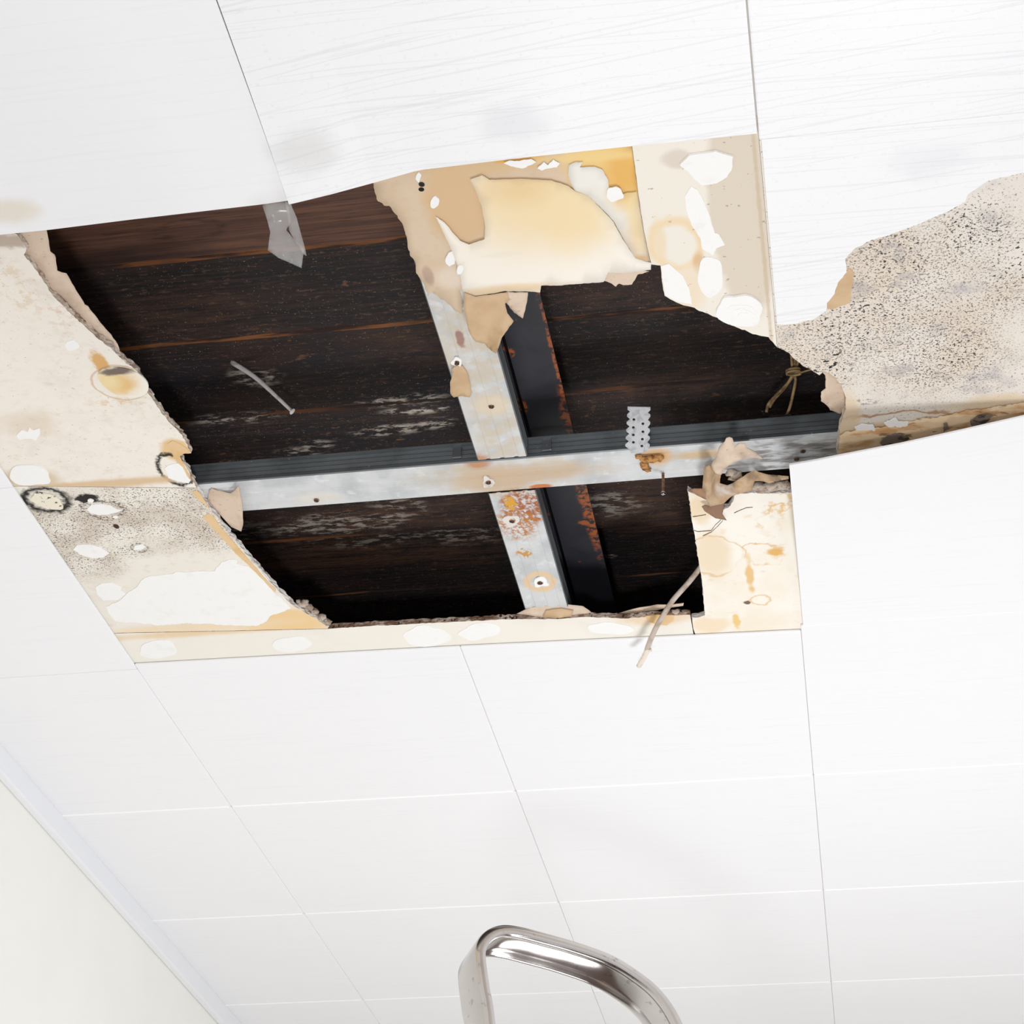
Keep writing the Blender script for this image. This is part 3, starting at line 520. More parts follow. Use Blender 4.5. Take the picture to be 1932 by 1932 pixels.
patch(LU, ell(54, 899, 42, 19, 6, wob=.15), h=-.002, t=.0022)
patch(LU, [(311, 884), (318, 878), (336, 874), (345, 882), (352, 898), (360, 906), (356, 912), (335, 908), (318, 902)], jag=.6)
patch(LU, [(316, 838), (325, 832), (340, 838), (352, 846), (358, 853), (343, 857), (339, 861), (350, 884), (360, 902), (352, 895), (340, 884), (330, 865), (322, 852)], M_OCHRE, h=-.0009, t=.001, name='peeled_area', jag=.5)
e2 = [(371.5, 921.2), (380, 938), (395, 962), (414, 985), (433, 1008), (452, 1030), (470, 1052), (488, 1072), (506, 1094), (524, 1114), (541, 1132), (553, 1143), (572, 1154), (590, 1164), (606, 1174), (619, 1184)]
ll = [hid(-1.232, U(20, 917.8).y), (36, 917.8, 0)] + [p+(1.3,) for p in e2] + [(619, 1186, 0), (225, 1194, 0), hid(-1.232, U(210, 1195).y)]
LL = sheet('plasterboard', ll, 0, TB, [M_LL, M_CORE_W], step=5, layers=4, rough=.0026)
tag(LL, 'mould-speckled plasterboard with a white skimmed end at lower left of the hole', 'plasterboard', 'broken plasterboard around the hole')
patch(LL, ell(87, 945, 30, 15, 18, wob=.15), mat('blotched_filler', S(244, 236, 216, K), [dict(tex=dict(sc=130, det=3, lo=.6, hi=.66), col=S(60, 50, 44), k=.9)], bump=dict(sc=70, det=5, s=.5, d=.002)), h=-.0018)
patch(LL, [(164, 962), (172, 953), (190, 951), (208, 954), (220, 961), (232, 962), (220, 967), (205, 971), (186, 972), (172, 969)], jag=.5); patch(LL, ell(171, 945, 6, 3.5)); patch(LL, ell(218, 976, 5, 2.5))
patch(LL, [(138, 1037), (145, 1029), (170, 1028), (190, 1033), (206, 1044), (195, 1052), (175, 1054), (152, 1047)], jag=.5); patch(LL, [(251, 1038), (255, 1030), (267, 1027), (275, 1032), (266, 1038)], jag=.4)
patch(LL, [(181, 1108), (192, 1101), (210, 1100), (230, 1107), (227, 1115), (238, 1120), (222, 1132), (195, 1133), (183, 1122)], jag=.5)
skim = [(259, 1107), (266, 1096), (280, 1088), (300, 1086), (327, 1083), (330, 1080), (405, 1078), (408, 1072), (418, 1061), (436, 1056), (449, 1057), (446, 1064), (470, 1070), (486, 1084), (505, 1104), (521, 1122), (545, 1143), (549, 1149), (510, 1162), (503, 1172), (484, 1181), (440, 1180), (360, 1176), (300, 1180), (218, 1172), (205, 1158), (200, 1145), (225, 1134), (240, 1120)]
tag(patch(LL, skim, jag=1.2, h=-.0012), 'broad white skim coat')
patch(LL, [(383, 976), (392, 970), (400, 972), (420, 999), (440, 1022), (458, 1043), (478, 1066), (498, 1090), (521, 1113), (519, 1118), (500, 1098), (484, 1082), (462, 1060), (445, 1045), (430, 1028), (416, 1013), (398, 993)], M_OCHRE, h=-.0010, t=.0011, name='peeled_area', jag=.8)
patch(LL, [(363, 928), (370, 925), (378, 932), (388, 948), (396, 962), (384, 950), (372, 942)], M_OCHRE, h=-.0010, t=.0011, name='peeled_area', jag=.4)
fl = [(392, 945), (394, 928), (399, 921), (410, 926, 1.2), (435, 931, 1.2), (451, 917, 0), (455, 941, 1.), (458, 966, 1.), (459, 984, 1.), (455, 1003, 0), (436, 994, 0), (412, 968, 0)]
tag(sheet('paper_flap', fl, lambda x, y: .0090-.012*max(0, (x-400)/58)**2, .0007, M_TAN_L, LL, grid=8, smooth=True), 'beige paper flap in front of the channel end')
bm = bmesh.new()
for i in range(16):
    t = i/15; lump(bm, U(566+52*t+random.uniform(-3, 3), 1141+36*t-random.uniform(2, 9), random.uniform(.003, .009)), random.uniform(.0035, .0075), i*2.7, (1, 1, .8))
mesh_obj('crumbled_plaster', bm, M_CORE, LL, smooth=True)
e3 = [(624, 1186), (700, 1181), (803, 1176), (940, 1169), (1010, 1168), (1053, 1168), (1107, 1164), (1180, 1167), (1240, 1162), (1302, 1160)]
bs = [p+(.9,) for p in e3[:-1]] + [(1302, 1160, 0), (1309, 1200, 0), hid(-.2, 2.986), hid(-1.232, 2.986), hid(-1.232, U(215, 1195.4).y), (228, 1194.8, 0), (619, 1186.8, 0)]
BS = sheet('plasterboard', bs, 0, TB, [M_BS, M_CORE_B], step=6, layers=4, rough=.0016)
tag(BS, 'narrow cream plasterboard strip along the far edge of the hole', 'plasterboard', 'broken plasterboard around the hole')
for a in ((300, 1226, 36, 17, -3), (552, 1216, 36, 15, -3), (805, 1200, 45, 19, -3), (905, 1192, 42, 15, -6), (1153, 1186, 39, 12, 3)): patch(BS, ell(*a, wob=.14))
curl = [(975, 1158), (996, 1148), (1018, 1143), (1046, 1140), (1074, 1141), (1100, 1144), (1115, 1155), (1094, 1163), (1078, 1169), (1050, 1168), (1023, 1165), (1000, 1161)]
tag(sheet('paper_flap', curl, lambda x, y: .012-.010*((y-1140)/29), .0007, M_TAN_L, BS, jag=.5, grid=8, smooth=True), 'curled paper lip below the short channel')
sheet('paper_flap', [(1062-38, 1164), (1030, 1152), (1060, 1148), (1082, 1152), (1078, 1164), (1060, 1168)], lambda x, y: .0105-.010*((y-1140)/29), .0006, M_TAN, BS, jag=.6, grid=8, smooth=True)
sheet('paper_flap', [(1165, 1158), (1200, 1148), (1240, 1141), (1270, 1141), (1290, 1138), (1289, 1143), (1262, 1147), (1230, 1152), (1195, 1157)], .013, .0008, M_TAN_L, BS, jag=.4)
sheet('paper_flap', [(1217, 1163), (1240, 1160), (1272, 1161), (1270, 1172), (1258, 1180), (1240, 1179), (1226, 1174)], lambda x, y: -.001-.006*max(0, (y-1162)/18), .0012, M_OCHRE, BS, jag=.8, grid=7)
bm = bmesh.new()
for i, (x, y, r) in enumerate(((1290, 1155, .006), (1276, 1154, .006), (1258, 1157, .005), (1240, 1157, .0045), (1222, 1158, .004))): lump(bm, U(x, y, .006), r, i*2.1+50, (1.6, .8, .8))
mesh_obj('crumbled_plaster', bm, M_CORE_B, BS, smooth=True)
rl_l = [(1298, 927), (1302, 951), (1306, 985), (1310, 1005), (1317, 1050), (1319, 1062), (1325, 1099), (1328, 1137), (1330, 1161)]
rl = [p+(.8,) for p in rl_l] + [(1318, 1165, .6), (1306, 1166, .5), (1308, 1186, .8), (1313, 1199, 0), hid(-.185, 2.986), hid(.1, 2.986), hid(.1, U(1540, 925).y), (1491, 930, 1), (1441, 931, 1.2), (1418, 929, 1.2), (1386, 933, .8), (1384, 945, 1.), (1374, 958, 1.2), (1364, 962, .8), (1352, 950, .8), (1338, 943, 1.2), (1326, 940, 1.2), (1310, 932, .6)]
RL = sheet('plasterboard', rl, 0, TB, [M_RL, M_CORE_W], step=5, layers=4, rough=.0016)
tag(RL, 'yellow-stained plasterboard piece with crumpled paper at lower right of the hole', 'plasterboard', 'broken plasterboard around the hole')
M_CRACK = mat('crack', S(110, 92, 78), rough=.9)
for pth in ([(1307, 1000), (1316, 1003), (1342, 1001), (1350, 990), (1360, 981)], [(1326, 1011), (1342, 1004), (1354, 993), (1364, 982)], [(1385, 968), (1398, 962), (1408, 958), (1420, 957)], [(1307, 975), (1320, 973), (1332, 971)]):
    top_ = [(x, y-.5) for x, y in pth]; sheet('crack', top_ + [(x, y+.7) for x, y in reversed(pth)], -.0004, .0005, M_CRACK, RL, jag=.3, step=4)
# crumpled paper
fold = lambda x, y: noise.noise((x*.05, y*.05, 7))
up_ = [(1341, 880), (1344, 872), (1352, 862), (1356, 846), (1362, 838), (1367, 834), (1370, 827), (1376, 825), (1382, 827), (1384, 834), (1386, 845), (1392, 838), (1399, 836), (1406, 838), (1409, 845), (1420, 850), (1429, 856), (1441, 866), (1424, 864), (1405, 865), (1390, 870), (1376, 877), (1366, 885), (1361, 896), (1350, 893)]
tag(sheet('crumpled_paper', up_, lambda x, y: -.016-.020*max(0, math.sin((x-1335)/95*3.1))*(1 if y < 900 else .5)+.012*fold(x, y), .0008, M_TAN_L, RL, jag=.8, step=4, grid=6, smooth=True), 'upper torn curl of crumpled paper')
mid = [(1325, 923), (1328, 884), (1333, 879), (1341, 878), (1350, 886), (1360, 896), (1358, 912), (1372, 916), (1384, 911), (1398, 902), (1412, 893), (1425, 887), (1431, 891), (1450, 896), (1488, 899), (1488, 904), (1466, 908), (1452, 912), (1436, 908), (1424, 908), (1418, 925), (1404, 930), (1391, 932), (1376, 940), (1366, 950), (1356, 952), (1340, 956), (1333, 944), (1330, 932)]
tag(sheet('crumpled_paper', mid, lambda x, y: -.006-.020*max(0, 1-abs(x-1337)/16)-.012*max(0, 1-abs(x-1405)/26)+.014*fold(x+40, y), .0008, mat('crumpled_brown', S(206, 178, 146, K), [B(1368, 915, 18, 14, amp=.3, soft=.3, col=S(216, 206, 196, K)), dict(tex=dict(sc=40, det=4, lo=.4, hi=.65), col=S(180, 146, 110, K), k=.7)], rough=.8, bump=dict(sc=60, det=4, s=.3, d=.002)), RL, jag=.6, step=4, grid=6, smooth=True), 'folded brown body of the crumpled paper')
low = [(1324, 956), (1330, 953), (1340, 955), (1350, 952), (1360, 948), (1366, 944), (1365, 962), (1363, 970), (1371, 982), (1360, 980), (1350, 978), (1338, 970), (1329, 964)]
tag(sheet('crumpled_paper', low, lambda x, y: -.004-.016*max(0, (y-945)/36), .0008, mat('crumpled_shaded', S(150, 118, 96), rough=.85), RL, jag=.6, step=4, grid=6, smooth=True), 'pointed paper tip coloured as a shaded underside')  # shade on the tip's underside is put into its colour
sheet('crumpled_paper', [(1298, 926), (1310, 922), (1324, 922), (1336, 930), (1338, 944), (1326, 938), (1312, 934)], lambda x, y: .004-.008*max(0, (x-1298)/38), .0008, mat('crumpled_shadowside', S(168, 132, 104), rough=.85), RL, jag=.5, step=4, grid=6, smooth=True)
bm = bmesh.new()
for i, (x, y, r) in enumerate(((1380, 892, .007), (1389, 896, .008), (1384, 902, .006), (1428, 918, .009), (1442, 921, .010), (1456, 918, .010), (1470, 916, .010), (1482, 915, .008))): lump(bm, U(x, y, .003), r, i*4.1+9, (1.3, .9, .7))
mesh_obj('crumbled_plaster', bm, M_CORE, RL, smooth=True)
# board with glue dabs between the torn paper and the tile joint
t4 = [hid(PX and U(1193, 278).x, 1.712), hid(XB-.0002, 1.712), (1466, 655, 1.4), (1450, 636, 1.2), (1432, 633, 1.5), (1410, 625, 1.5), (1380, 614, 1.5), (1355, 600, 1.5), (1330, 590, 1.5), (1300, 578, 1.5), (1275, 570, 1.2), (1254, 558, .8), (1249, 530, .8), (1246, 501, .8), (1229, 499, 0), (1222, 470, .4), (1215, 436, .4), (1208, 392, .4), (1200, 330, .4), (1193, 278, 0)]
T4 = sheet('plasterboard', t4, 0, TB, [M_T4, M_CORE], step=5, layers=3, rough=.0012)
tag(T4, 'pale plasterboard with dried glue dabs beside the torn white tile', 'plasterboard', 'broken plasterboard around the hole')
patch(T4, [(1283, 312), (1300, 294), (1330, 290), (1350, 286), (1370, 292), (1383, 296), (1381, 318), (1372, 334), (1352, 346), (1325, 350), (1312, 340), (1300, 326)], jag=1, h=-.003, t=.0032)
patch(T4, [(1292, 372), (1304, 352), (1316, 358), (1330, 385), (1340, 410), (1348, 440), (1356, 442), (1368, 462), (1352, 468), (1345, 482), (1325, 470), (1322, 450), (1305, 425), (1296, 400)], jag=.8)
patch(T4, ell(1340, 522, 24, 40, 0, wob=.12)); tag(patch(T4, ell(1394, 588, 44, 31, 12, wob=.12), h=-.0035, t=.0037), 'round dab of white glue')
for k in range(3): patch(T4, ell(1400+k*3, 592+k*4, 26-k*5, 17-k*4, 10, wob=.15), h=-.0042-k*.0006, t=.0008)
patch(T4, [(1247, 503), (1262, 498), (1288, 520), (1300, 545), (1306, 575), (1276, 568), (1256, 557), (1251, 530)], jag=.6)
# mouldy board at the right
mo = [hid(XB+.0002, 1.712), hid(.632, 1.712), hid(.632, 2.42), (1580, 905, 0), (1579, 858, 1.2), (1581, 830, 1.2), (1586, 800, 1), (1596, 772, 1), (1596, 750, 1), (1588, 728, 1), (1576, 712, 1), (1556, 700, 1), (1546, 708, 1.2), (1530, 697, 1.4), (1514, 690, 1.4), (1497, 676, 1.2), (1489, 666, 1.), (1466.5, 655, 0)]
MO = sheet('plasterboard', mo, 0, TB, [M_MO, M_CORE], step=5, layers=3, rough=.0014)
tag(MO, 'large plasterboard covered in black mould specks at right', 'plasterboard', 'broken plasterboard around the hole')
flr = [(1549, 700, .8), (1563, 697, .6), (1579, 712, .5), (1590, 726, .6), (1597, 747, .6), (1596, 767, .6), (1586, 781, .8), (1566, 774, 1.), (1562, 767, 1.2), (1549, 757, 1.), (1549, 740, 1.), (1558, 733, 1), (1557, 708, .8)]
tag(sheet('paper_flap', flr, lambda x, y: .0102-.016*max(0, (1600-x)/50)**2*(.4+.6*max(0, min(1, (y-700)/60))), .0008, M_TAN_L, MO, grid=7, step=4, smooth=True), 'beige paper flap at the broken corner')
tag(sheet('peeled_area', [(1612, 516), (1606, 549), (1604, 572), (1585, 578), (1569, 585), (1556, 580), (1560, 571), (1575, 554), (1581, 533), (1597, 512), (1602, 506)], -.0009, .001, M_TAN, MO, jag=.7, step=4), 'bare brown paper strip beside the torn tile')
frA = [(1584, 822), (1600, 814), (1640, 812), (1668, 806), (1700, 800), (1740, 790), (1780, 786), (1830, 775), (1880, 768), (1940, 758), (1990, 752), (1990, 790), (1932, 800), (1800, 830), (1690, 850), (1600, 872), (1580, 874)]
tag(sheet('torn_layer', frA, lambda x, y: -.0025-.006*max(0, (y-(1000-.125*x))/60)+.002*noise.noise((x*.03, y*.05, 2)), .0012, mat('torn_layer_paper', S(224, 198, 164, K), [dict(tex=dict(sc=18, st=(1, 3, 1), det=5, lo=.45, hi=.6), col=S(196, 150, 100, K), k=.9), dict(tex=dict(sc=26, st=(1, 3, 1), det=5, lo=.6, hi=.66, off=4), col=S(110, 84, 64), k=.8), dict(tex=dict(sc=9, det=4, lo=.55, hi=.7, off=8), col=S(232, 226, 218, K))], bump=dict(sc=60, det=5, s=.5, d=.003)), MO, jag=2.4, step=5, grid=12, smooth=True), 'layered brown torn lower edge')
for q in ([(1660, 836), (1672, 824), (1690, 818), (1705, 822), (1716, 828), (1700, 842), (1670, 846)], [(1830, 795), (1842, 786), (1858, 780), (1872, 784), (1864, 795), (1850, 803), (1834, 806)], [(1780, 800), (1786, 798), (1792, 810), (1780, 816)]):
    sheet('torn_layer', q, -.0085, .001, mat('dark_torn_paper', S(120, 108, 100), [dict(tex=dict(sc=90, det=4, lo=.5, hi=.6), col=S(60, 50, 46), k=.9)], bump=dict(sc=80, det=5, s=.6, d=.003)), MO, jag=1.4, step=4)
sheet('torn_layer', [(1612, 806), (1625, 800), (1648, 802), (1652, 812), (1640, 818), (1628, 812), (1618, 816)], -.0042, .001, M_SKIM, MO, jag=1, step=4); sheet('torn_layer', [(1668, 798), (1690, 788), (1696, 796), (1714, 796), (1712, 804), (1690, 808), (1676, 806)], -.0042, .001, M_SKIM, MO, jag=1, step=4)
# torn paper layers at the top middle
hang = [(704, 344), (707, 363), (713, 380), (738, 392), (750, 407), (762, 430), (769, 463), (773, 479), (784, 496), (785, 515), (802, 541), (807, 560), (814, 551), (824, 556), (836, 566), (851, 577), (862, 588), (871, 592), (874, 571), (866, 548), (880, 548), (1000, 544), (1019, 536), (1130, 526), (1140, 508), (1180, 508), (1228, 499), (1221.4, 470), (1214.4, 436), (1207.4, 392), (1199.4, 330), (1192.4, 278)]
t1 = [p+(2.4,) for p in hang[:18]] + [p+(0,) for p in hang[18:]] + [hid(U(1192.4, 278).x, 1.712), hid(U(704, 340).x-.004, 1.712)]
PAP = sheet('torn_paper', t1, lambda x, y: .0090-.0015*noise.noise((x*.01, y*.01, 5))-.0088*max(0, (x-990)/220), .0008, M_T1, step=4, grid=24, smooth=True)
tag(PAP, 'large sheet of torn beige board paper hanging at the top of the hole', 'paper')
t2 = [(822, 409), (847, 461), (866, 508), (872, 546), (878, 554), (897, 558), (928, 554), (953, 549), (996, 550), (1019, 552), (1021, 539), (1050, 539), (1139, 532), (1147, 514), (1182, 515), (1228, 509), (1229, 497), (1199, 488), (1174, 451), (1158, 420), (1129, 389), (1108, 370), (1085, 362), (1073, 352), (1040, 341), (980, 338), (924, 340), (909, 331), (887, 339), (897, 359), (909, 392), (915, 425), (914, 452), (885, 462), (868, 455), (839, 421)]
base_h = lambda x, y: .0090-.0088*max(0, (x-990)/220)
tag(sheet('face_paper', t2, lambda x, y: base_h(x, y)-.0028+.0012*noise.noise((x*.012, y*.012, 8)), .0012, M_T2, PAP, jag=.7, step=5, grid=22, smooth=True), 'cream face paper with a yellow water stain')
t3 = [(1073, 312), (1087, 306), (1100, 306), (1094, 316), (1122, 315), (1137, 321), (1147, 339), (1150, 360), (1160, 372), (1180, 365), (1201, 362), (1207, 400), (1213, 440), (1220, 478), (1223, 494), (1200, 489), (1176, 451), (1160, 420), (1131, 389), (1108, 369), (1088, 366), (1078, 348), (1072, 330)]
tag(sheet('face_paper', t3, lambda x, y: base_h(x, y)-.0021, .001, M_T3, PAP, jag=.8, step=5, grid=22, smooth=True), 'greyish torn strip of face paper')
for q in ([(950, 308), (962, 303), (980, 304), (1002, 300), (1012, 306), (1000, 312), (985, 318), (964, 314)], [(1014, 318), (1026, 306), (1034, 312), (1044, 301), (1056, 308), (1050, 316), (1034, 318), (1022, 322)]): patch(PAP, q, M_SKIM, h=lambda x, y: base_h(x, y)-.0022, t=.001, jag=1.2)
patch(PAP, ell(820, 382, 8, 11, 20), h=.0070, t=.0015); patch(PAP, [(786, 330), (790, 325), (795, 330), (790, 345), (784, 338)], h=.0070, t=.0015, jag=.6); patch(PAP, [(840, 490), (846, 478), (856, 474), (862, 484), (858, 498), (848, 503), (842, 498)], h=.0070, t=.0015, jag=1.2); patch(PAP, ell(868, 509, 6, 9, 10), h=.0050, t=.0015)
patch(PAP, ell(1160, 366, 16, 14, 0, .15), h=lambda x, y: base_h(x, y)-.0034, t=.0012)
flap = [(876, 552), (876, 583), (883, 622), (890, 636), (897, 645), (914, 648), (920, 656), (936, 668), (940, 658), (947, 637), (958, 622), (969, 606), (957, 591), (953, 573), (962, 566), (956, 552), (928, 556), (897, 560)]
tag(sheet('paper_flap', flap, lambda x, y: .0050-.032*max(0, (y-560)/105)**1.5*(.7+.6*abs((x-905)/50))+.008*noise.noise((x*.035, y*.035, 4))*max(0, (y-565)/60), .0008, M_TAN, PAP, jag=.6, step=5, grid=8, smooth=True), 'folded brown paper tongue hanging down')
sheet('paper_flap', [(955, 552), (955, 571), (970, 590), (986, 601), (991, 585), (994, 571), (996, 552)], lambda x, y: .0058-.004*max(0, (y-555)/45), .0008, M_TAN_L, PAP, jag=.9, step=4, grid=8, smooth=True)
sheet('paper_flap', [(1143, 512), (1140, 530), (1154, 535), (1162, 541), (1168, 535), (1176, 538), (1192, 537), (1198, 528), (1203, 518), (1225, 512)], lambda x, y: base_h(x, y)-.0006, .0006, M_TAN_L, PAP, jag=1.2, step=4)
bm = bmesh.new(); c = U(795, 357, .0085); bmesh.ops.create_cone(bm, cap_ends=True, segments=14, radius1=.0036, radius2=.004, depth=.0016, matrix=Matrix.Translation(c)); mesh_obj('screw', bm, M_DARK, PAP)
# ------------------------------------------------------------------ loose things
tag(sheet('paper_scrap', [(853, 697), (860, 691), (873, 690), (882, 704), (887, 722), (890, 741), (886, 750), (871, 747), (856, 750), (850, 743), (849, 722), (853, 708)], lambda x, y: .0088-.010*max(0, (870-x)/22)**2, .0007, M_TAN, jag=.7, step=4, grid=7, smooth=True), 'small brown paper scrap stuck to the ribbed channel below a screw', 'paper')
def tape_h(x, y): return -.030-.034*max(0, (y-385)/120)
tp = empty('adhesive_tape', UY(545, 384, R0)+Vector((0, 0, -.002))); tag(tp, 'strip of clear sticky tape dangling from the tile corner', 'tape')
zt = lambda x, y: UY(x, y, R0+.006+.03*max(0, (y-385)/120)+.012*noise.noise((x*.03, y*.02, 3)))
sheet('tape_strip', [(495, 388), (502, 383), (532, 377), (545, 390), (548, 420), (540, 434), (553, 450), (574, 470), (571, 490), (569, 506), (545, 495), (526, 487), (505, 472), (508, 450), (510, 438), (504, 415)], 0, .0003, M_TAPE, tp, grid=12, proj=zt, smooth=True)
sheet('tape_fold', [(540, 385), (550, 388), (562, 415), (570, 445), (577, 470), (581, 488), (574, 484), (566, 470), (558, 458), (548, 440), (545, 415)], 0, .0003, M_TAPE, tp, grid=12, proj=lambda x, y: zt(x, y)+Vector((0, -.006, -.001)), smooth=True)
# nail driven down through the planks
nl = empty('nail', U(437, 683, .179)); tag(nl, 'long bright nail poking down through the dark planks', 'nail')
a, b = U(437, 683, .181), U(551, 776, .088)
bm = bmesh.new(); tube(bm, spline([a, a.lerp(b, .35)+Vector((.003, 0, .004)), a.lerp(b, .7)+Vector((.002, 0, .002)), b], 5), [.0042-.0016*min(1, k/15) for k in range(16)], 10); mesh_obj('shank', bm, M_NAIL, nl, smooth=True)
bm = bmesh.new(); d = (b-a).normalized(); bmesh.ops.create_cone(bm, cap_ends=True, segments=16, radius1=.0046, radius2=.0054, depth=.0018, matrix=Matrix.Translation(b) @ d.to_track_quat('Z', 'Y').to_matrix().to_4x4()); mesh_obj('head', bm, M_NAIL, nl)
# screw hanging from the long channel
sw = empty('drywall_screw', U(1251, 893, .010)); tag(sw, 'thin rusty screw hanging head down from the long channel', 'screw')
a = U(1251, 893, .0102); b = a+Vector((-.001, .001, -.036)); bm = bmesh.new()
pts = [a.lerp(b, i/60) for i in range(61)]; tube(bm, pts, [.0018+.0006*(1 if i % 4 < 2 else 0) for i in range(61)], 8); mesh_obj('shank', bm, M_SCREW, sw)
bm = bmesh.new(); bmesh.ops.create_cone(bm, cap_ends=True, segments=18, radius1=.0058, radius2=.0024, depth=.004, matrix=Matrix.Translation(b)); s = len(bm.faces)
for q in (.3, .3+math.pi/2): bmesh.ops.create_cube(bm, size=1, matrix=Matrix.Translation(b-Vector((0, 0, .0021))) @ Matrix.Rotation(q, 4, 'Z') @ Matrix.Diagonal((.006, .0014, .0006, 1)))
bm.faces.ensure_lookup_table()
for f in bm.faces[s:]: f.material_index = 1
mesh_obj('head', bm, [M_NAIL, M_DARK], sw)
# perforated strap
tl, tr_ = [], []
y = 781
left = [(1184, 768), (1184, 773), (1189, 777)]; right = [(1227, 769), (1227, 774), (1222, 779)]
for k in range(5):
    yy = 781+k*14; left += [(1183-k*.8, yy+2), (1183-k*.8, yy+5), (1189-k*.6, yy+10)]; right += [(1227-k*.3, yy+2), (1227-k*.3, yy+5), (1222-k*.3, yy+12)]
outl = left+[(1190, 855), (1218, 853)]+list(reversed(right))
hol = [ell(x, y, 2.9, 2.9, wob=0, n=10) for x, y in ((1196, 792), (1195, 807), (1195, 821), (1195, 835), (1213, 800), (1213, 815), (1212, 829), (1211, 842))]
STR = sheet('perforated_strap', outl, 0, .0012, M_STRAP, holes=hol, proj=lambda x, y: UY(x, y, 2.394-.03*(855-y)/87))
tag(STR, 'perforated galvanised strap standing above the rusty spot on the long channel', 'metal strap')
# cables
cb = empty('cable', U(1322, 1072, .014)); tag(cb, 'grey flat cable hanging out of the hole past its far edge', 'cable')
P = [U(1345, 1035, .026), U(1324, 1067, .019), U(1300, 1098, .007), U(1270, 1132, -.008), U(1252, 1160, -.014), U(1236, 1188, -.022), U(1224, 1216, -.030), U(1221, 1226, -.033)]
bm = bmesh.new(); tube(bm, spline(P, 6), .0039, 10, flat=1.25); mesh_obj('sheath', bm, M_CABLE, cb, smooth=True)
bm = bmesh.new(); tube(bm, spline([U(1223, 1223, -.032), U(1216, 1238, -.037), U(1205, 1257, -.043)], 5), [.0044]*4+[.0040]*7, 10, flat=1.2); lump(bm, U(1226, 1226, -.034), .0042, 3); mesh_obj('stripped_end', bm, M_CABLE_E, cb, smooth=True)
tc = empty('tied_cords', U(1495, 702, .09)); tag(tc, 'old brown cords tied in a knot at the right of the hole', 'cord')
for P in ([(1492, 640), (1494, 680), (1497, 702), (1501, 716), (1497, 740), (1489, 772), (1476, 800)], [(1506, 650), (1506, 680), (1500, 703), (1487, 722), (1468, 742), (1450, 762), (1446, 778)], [(1499, 650), (1500, 690), (1493, 712), (1480, 732), (1462, 752), (1452, 768)]):
    bm = bmesh.new(); tube(bm, spline([U(x, y, .135-.0005*(y-640)+(.004 if i % 2 else 0)) for i, (x, y) in enumerate(P)], 6), .0024, 8); mesh_obj('cord', bm, M_CORD, tc, smooth=True)
bm = bmesh.new(); c = U(1497, 703, .098); rp = [c+Vector((.0105*math.cos(t*.7), .007*math.sin(t*.7), -.003+.0005*t+.002*math.sin(t*.7))) for t in range(20)]; tube(bm, rp, .0020, 8); tube(bm, [c+Vector((.008, .003, 0)), U(1520, 700, .094), U(1532, 697, .09)], .0014, 6); mesh_obj('binding', bm, M_CORD, tc, smooth=True)
for P in ([(1438, 775), (1443, 783), (1455, 792), (1465, 802), (1476, 816)], [(1450, 788), (1466, 784), (1482, 784), (1494, 782)]):
    bm = bmesh.new(); tube(bm, spline([U(x, y, .06) for x, y in P], 6), .0017, 8); mesh_obj('twisted_wire', bm, M_TWIST, tc, smooth=True)
# ------------------------------------------------------------------ step ladder
hL = .95; yawL = math.radians(35); tdir = Vector((math.cos(yawL), math.sin(yawL), 0)); ndir = Vector((-math.sin(yawL), math.cos(yawL), 0))
P0 = U(940, 1748, hL-H); P0.z = CZ+hL
LAD = empty('step_ladder', (P0.x+tdir.x*.13, P0.y+tdir.y*.13, 0)); tag(LAD, 'aluminium step ladder with a rounded top hoop below the ceiling', 'ladder')
SL = .3; DN = (Vector((0, 0, -1))-ndir*SL).normalized(); NN = (ndir-Vector((0, 0, SL))).normalized()   # the front frame leans back
LEN = (CZ+hL)/-DN.z
hoop = [(-.085, LEN-.002), (-.06, 1.3), (-.042, .4), (-.036, .16), (-.038, .104), (-.039, .075), (-.039, .057), (-.037, .039), (-.028, .020), (-.011, .003), (.010, -.0065), (.036, -.0085), (.070, -.006), (.115, -.0015), (.166, .008), (.202, .024), (.236, .049), (.258, .084), (.268, .125), (.273, .18), (.28, .4), (.298, 1.3), (.325, LEN-.002)]
pth = spline([P0+tdir*s_+DN*v for s_, v in hoop], 6)
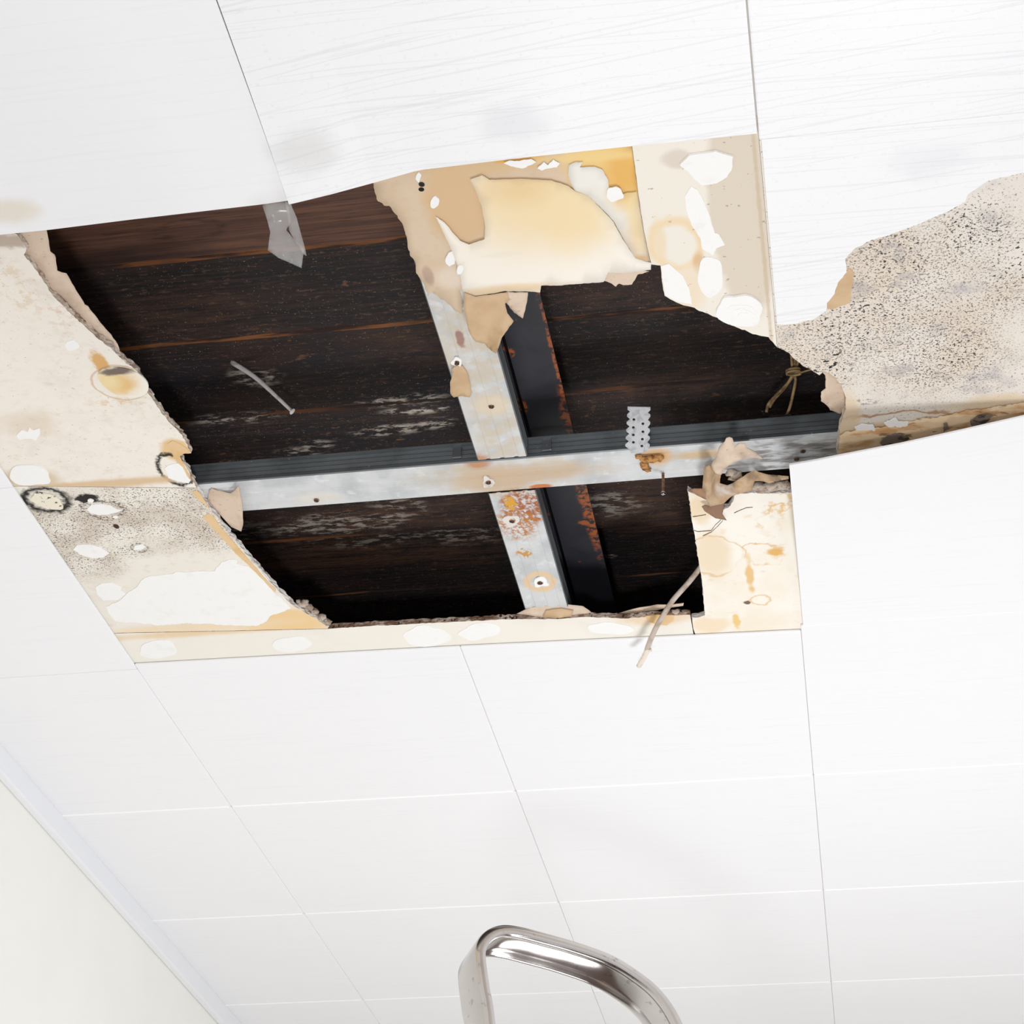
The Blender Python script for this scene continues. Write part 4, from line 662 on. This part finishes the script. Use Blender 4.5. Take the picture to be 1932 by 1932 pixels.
w = .060; prof = [(0, .013), (0, .004), (.0012, .0012), (.004, 0), (w-.004, 0), (w-.0012, .0012), (w, .004), (w, .010), (w-.0012, .0125), (w-.004, .0135), (w-.009, .0135), (w-.013, .0105), (w-.018, .0095), (.018, .0095), (.013, .011), (.009, .015), (.004, .016), (.0012, .0155)]
bm = bmesh.new(); rings = []
for i, p in enumerate(pth):
    d = (pth[min(i+1, len(pth)-1)]-pth[max(i-1, 0)]).normalized(); q = d.cross(NN)
    if i == 0: sgn = 1 if q.dot(tdir) > 0 else -1
    q = q*sgn; rings.append([bm.verts.new(p+NN*a+q*b) for a, b in prof])
for A, Bq in zip(rings, rings[1:]):
    for k in range(len(prof)): bm.faces.new((A[k], A[(k+1) % len(prof)], Bq[(k+1) % len(prof)], Bq[k]))
bm.faces.new(rings[0]); bm.faces.new(rings[-1])
fr = mesh_obj('frame', bm, M_ALU, LAD, smooth=True)
em = fr.modifiers.new('edges', 'EDGE_SPLIT'); em.split_angle = math.radians(40)
def obox(bm, c, sx, sy, sz):
    bmesh.ops.create_cube(bm, size=1, matrix=Matrix.Translation(c) @ Matrix(((tdir.x, ndir.x, 0, 0), (tdir.y, ndir.y, 0, 0), (0, 0, 1, 0), (0, 0, 0, 1))) @ Matrix.Diagonal((sx, sy, sz, 1)))
for k in range(7):
    v = .50+.28*k; ww = .318+.026*v*.9; bm = bmesh.new(); obox(bm, P0+tdir*.118+NN*.03+DN*v, ww-.012, .085, .022); mesh_obj('step', bm, M_ALU, LAD)
for s_ in (-.045, .285):
    a = P0+tdir*s_+NN*.068+DN*.5; b = Vector((a.x, a.y, .002))+tdir*(s_*.1)+ndir*.42
    bm = bmesh.new(); tube(bm, [a, b], .014, 10); mesh_obj('rear_leg', bm, M_ALU, LAD, smooth=True)
a = P0+tdir*-.045+NN*.068+DN*.5; b = P0+tdir*.285+NN*.068+DN*.5
bm = bmesh.new(); tube(bm, [a+ndir*.22+Vector((0, 0, -1.0)), b+ndir*.22+Vector((0, 0, -1.0))], .009, 8); mesh_obj('rear_brace', bm, M_ALU, LAD, smooth=True)
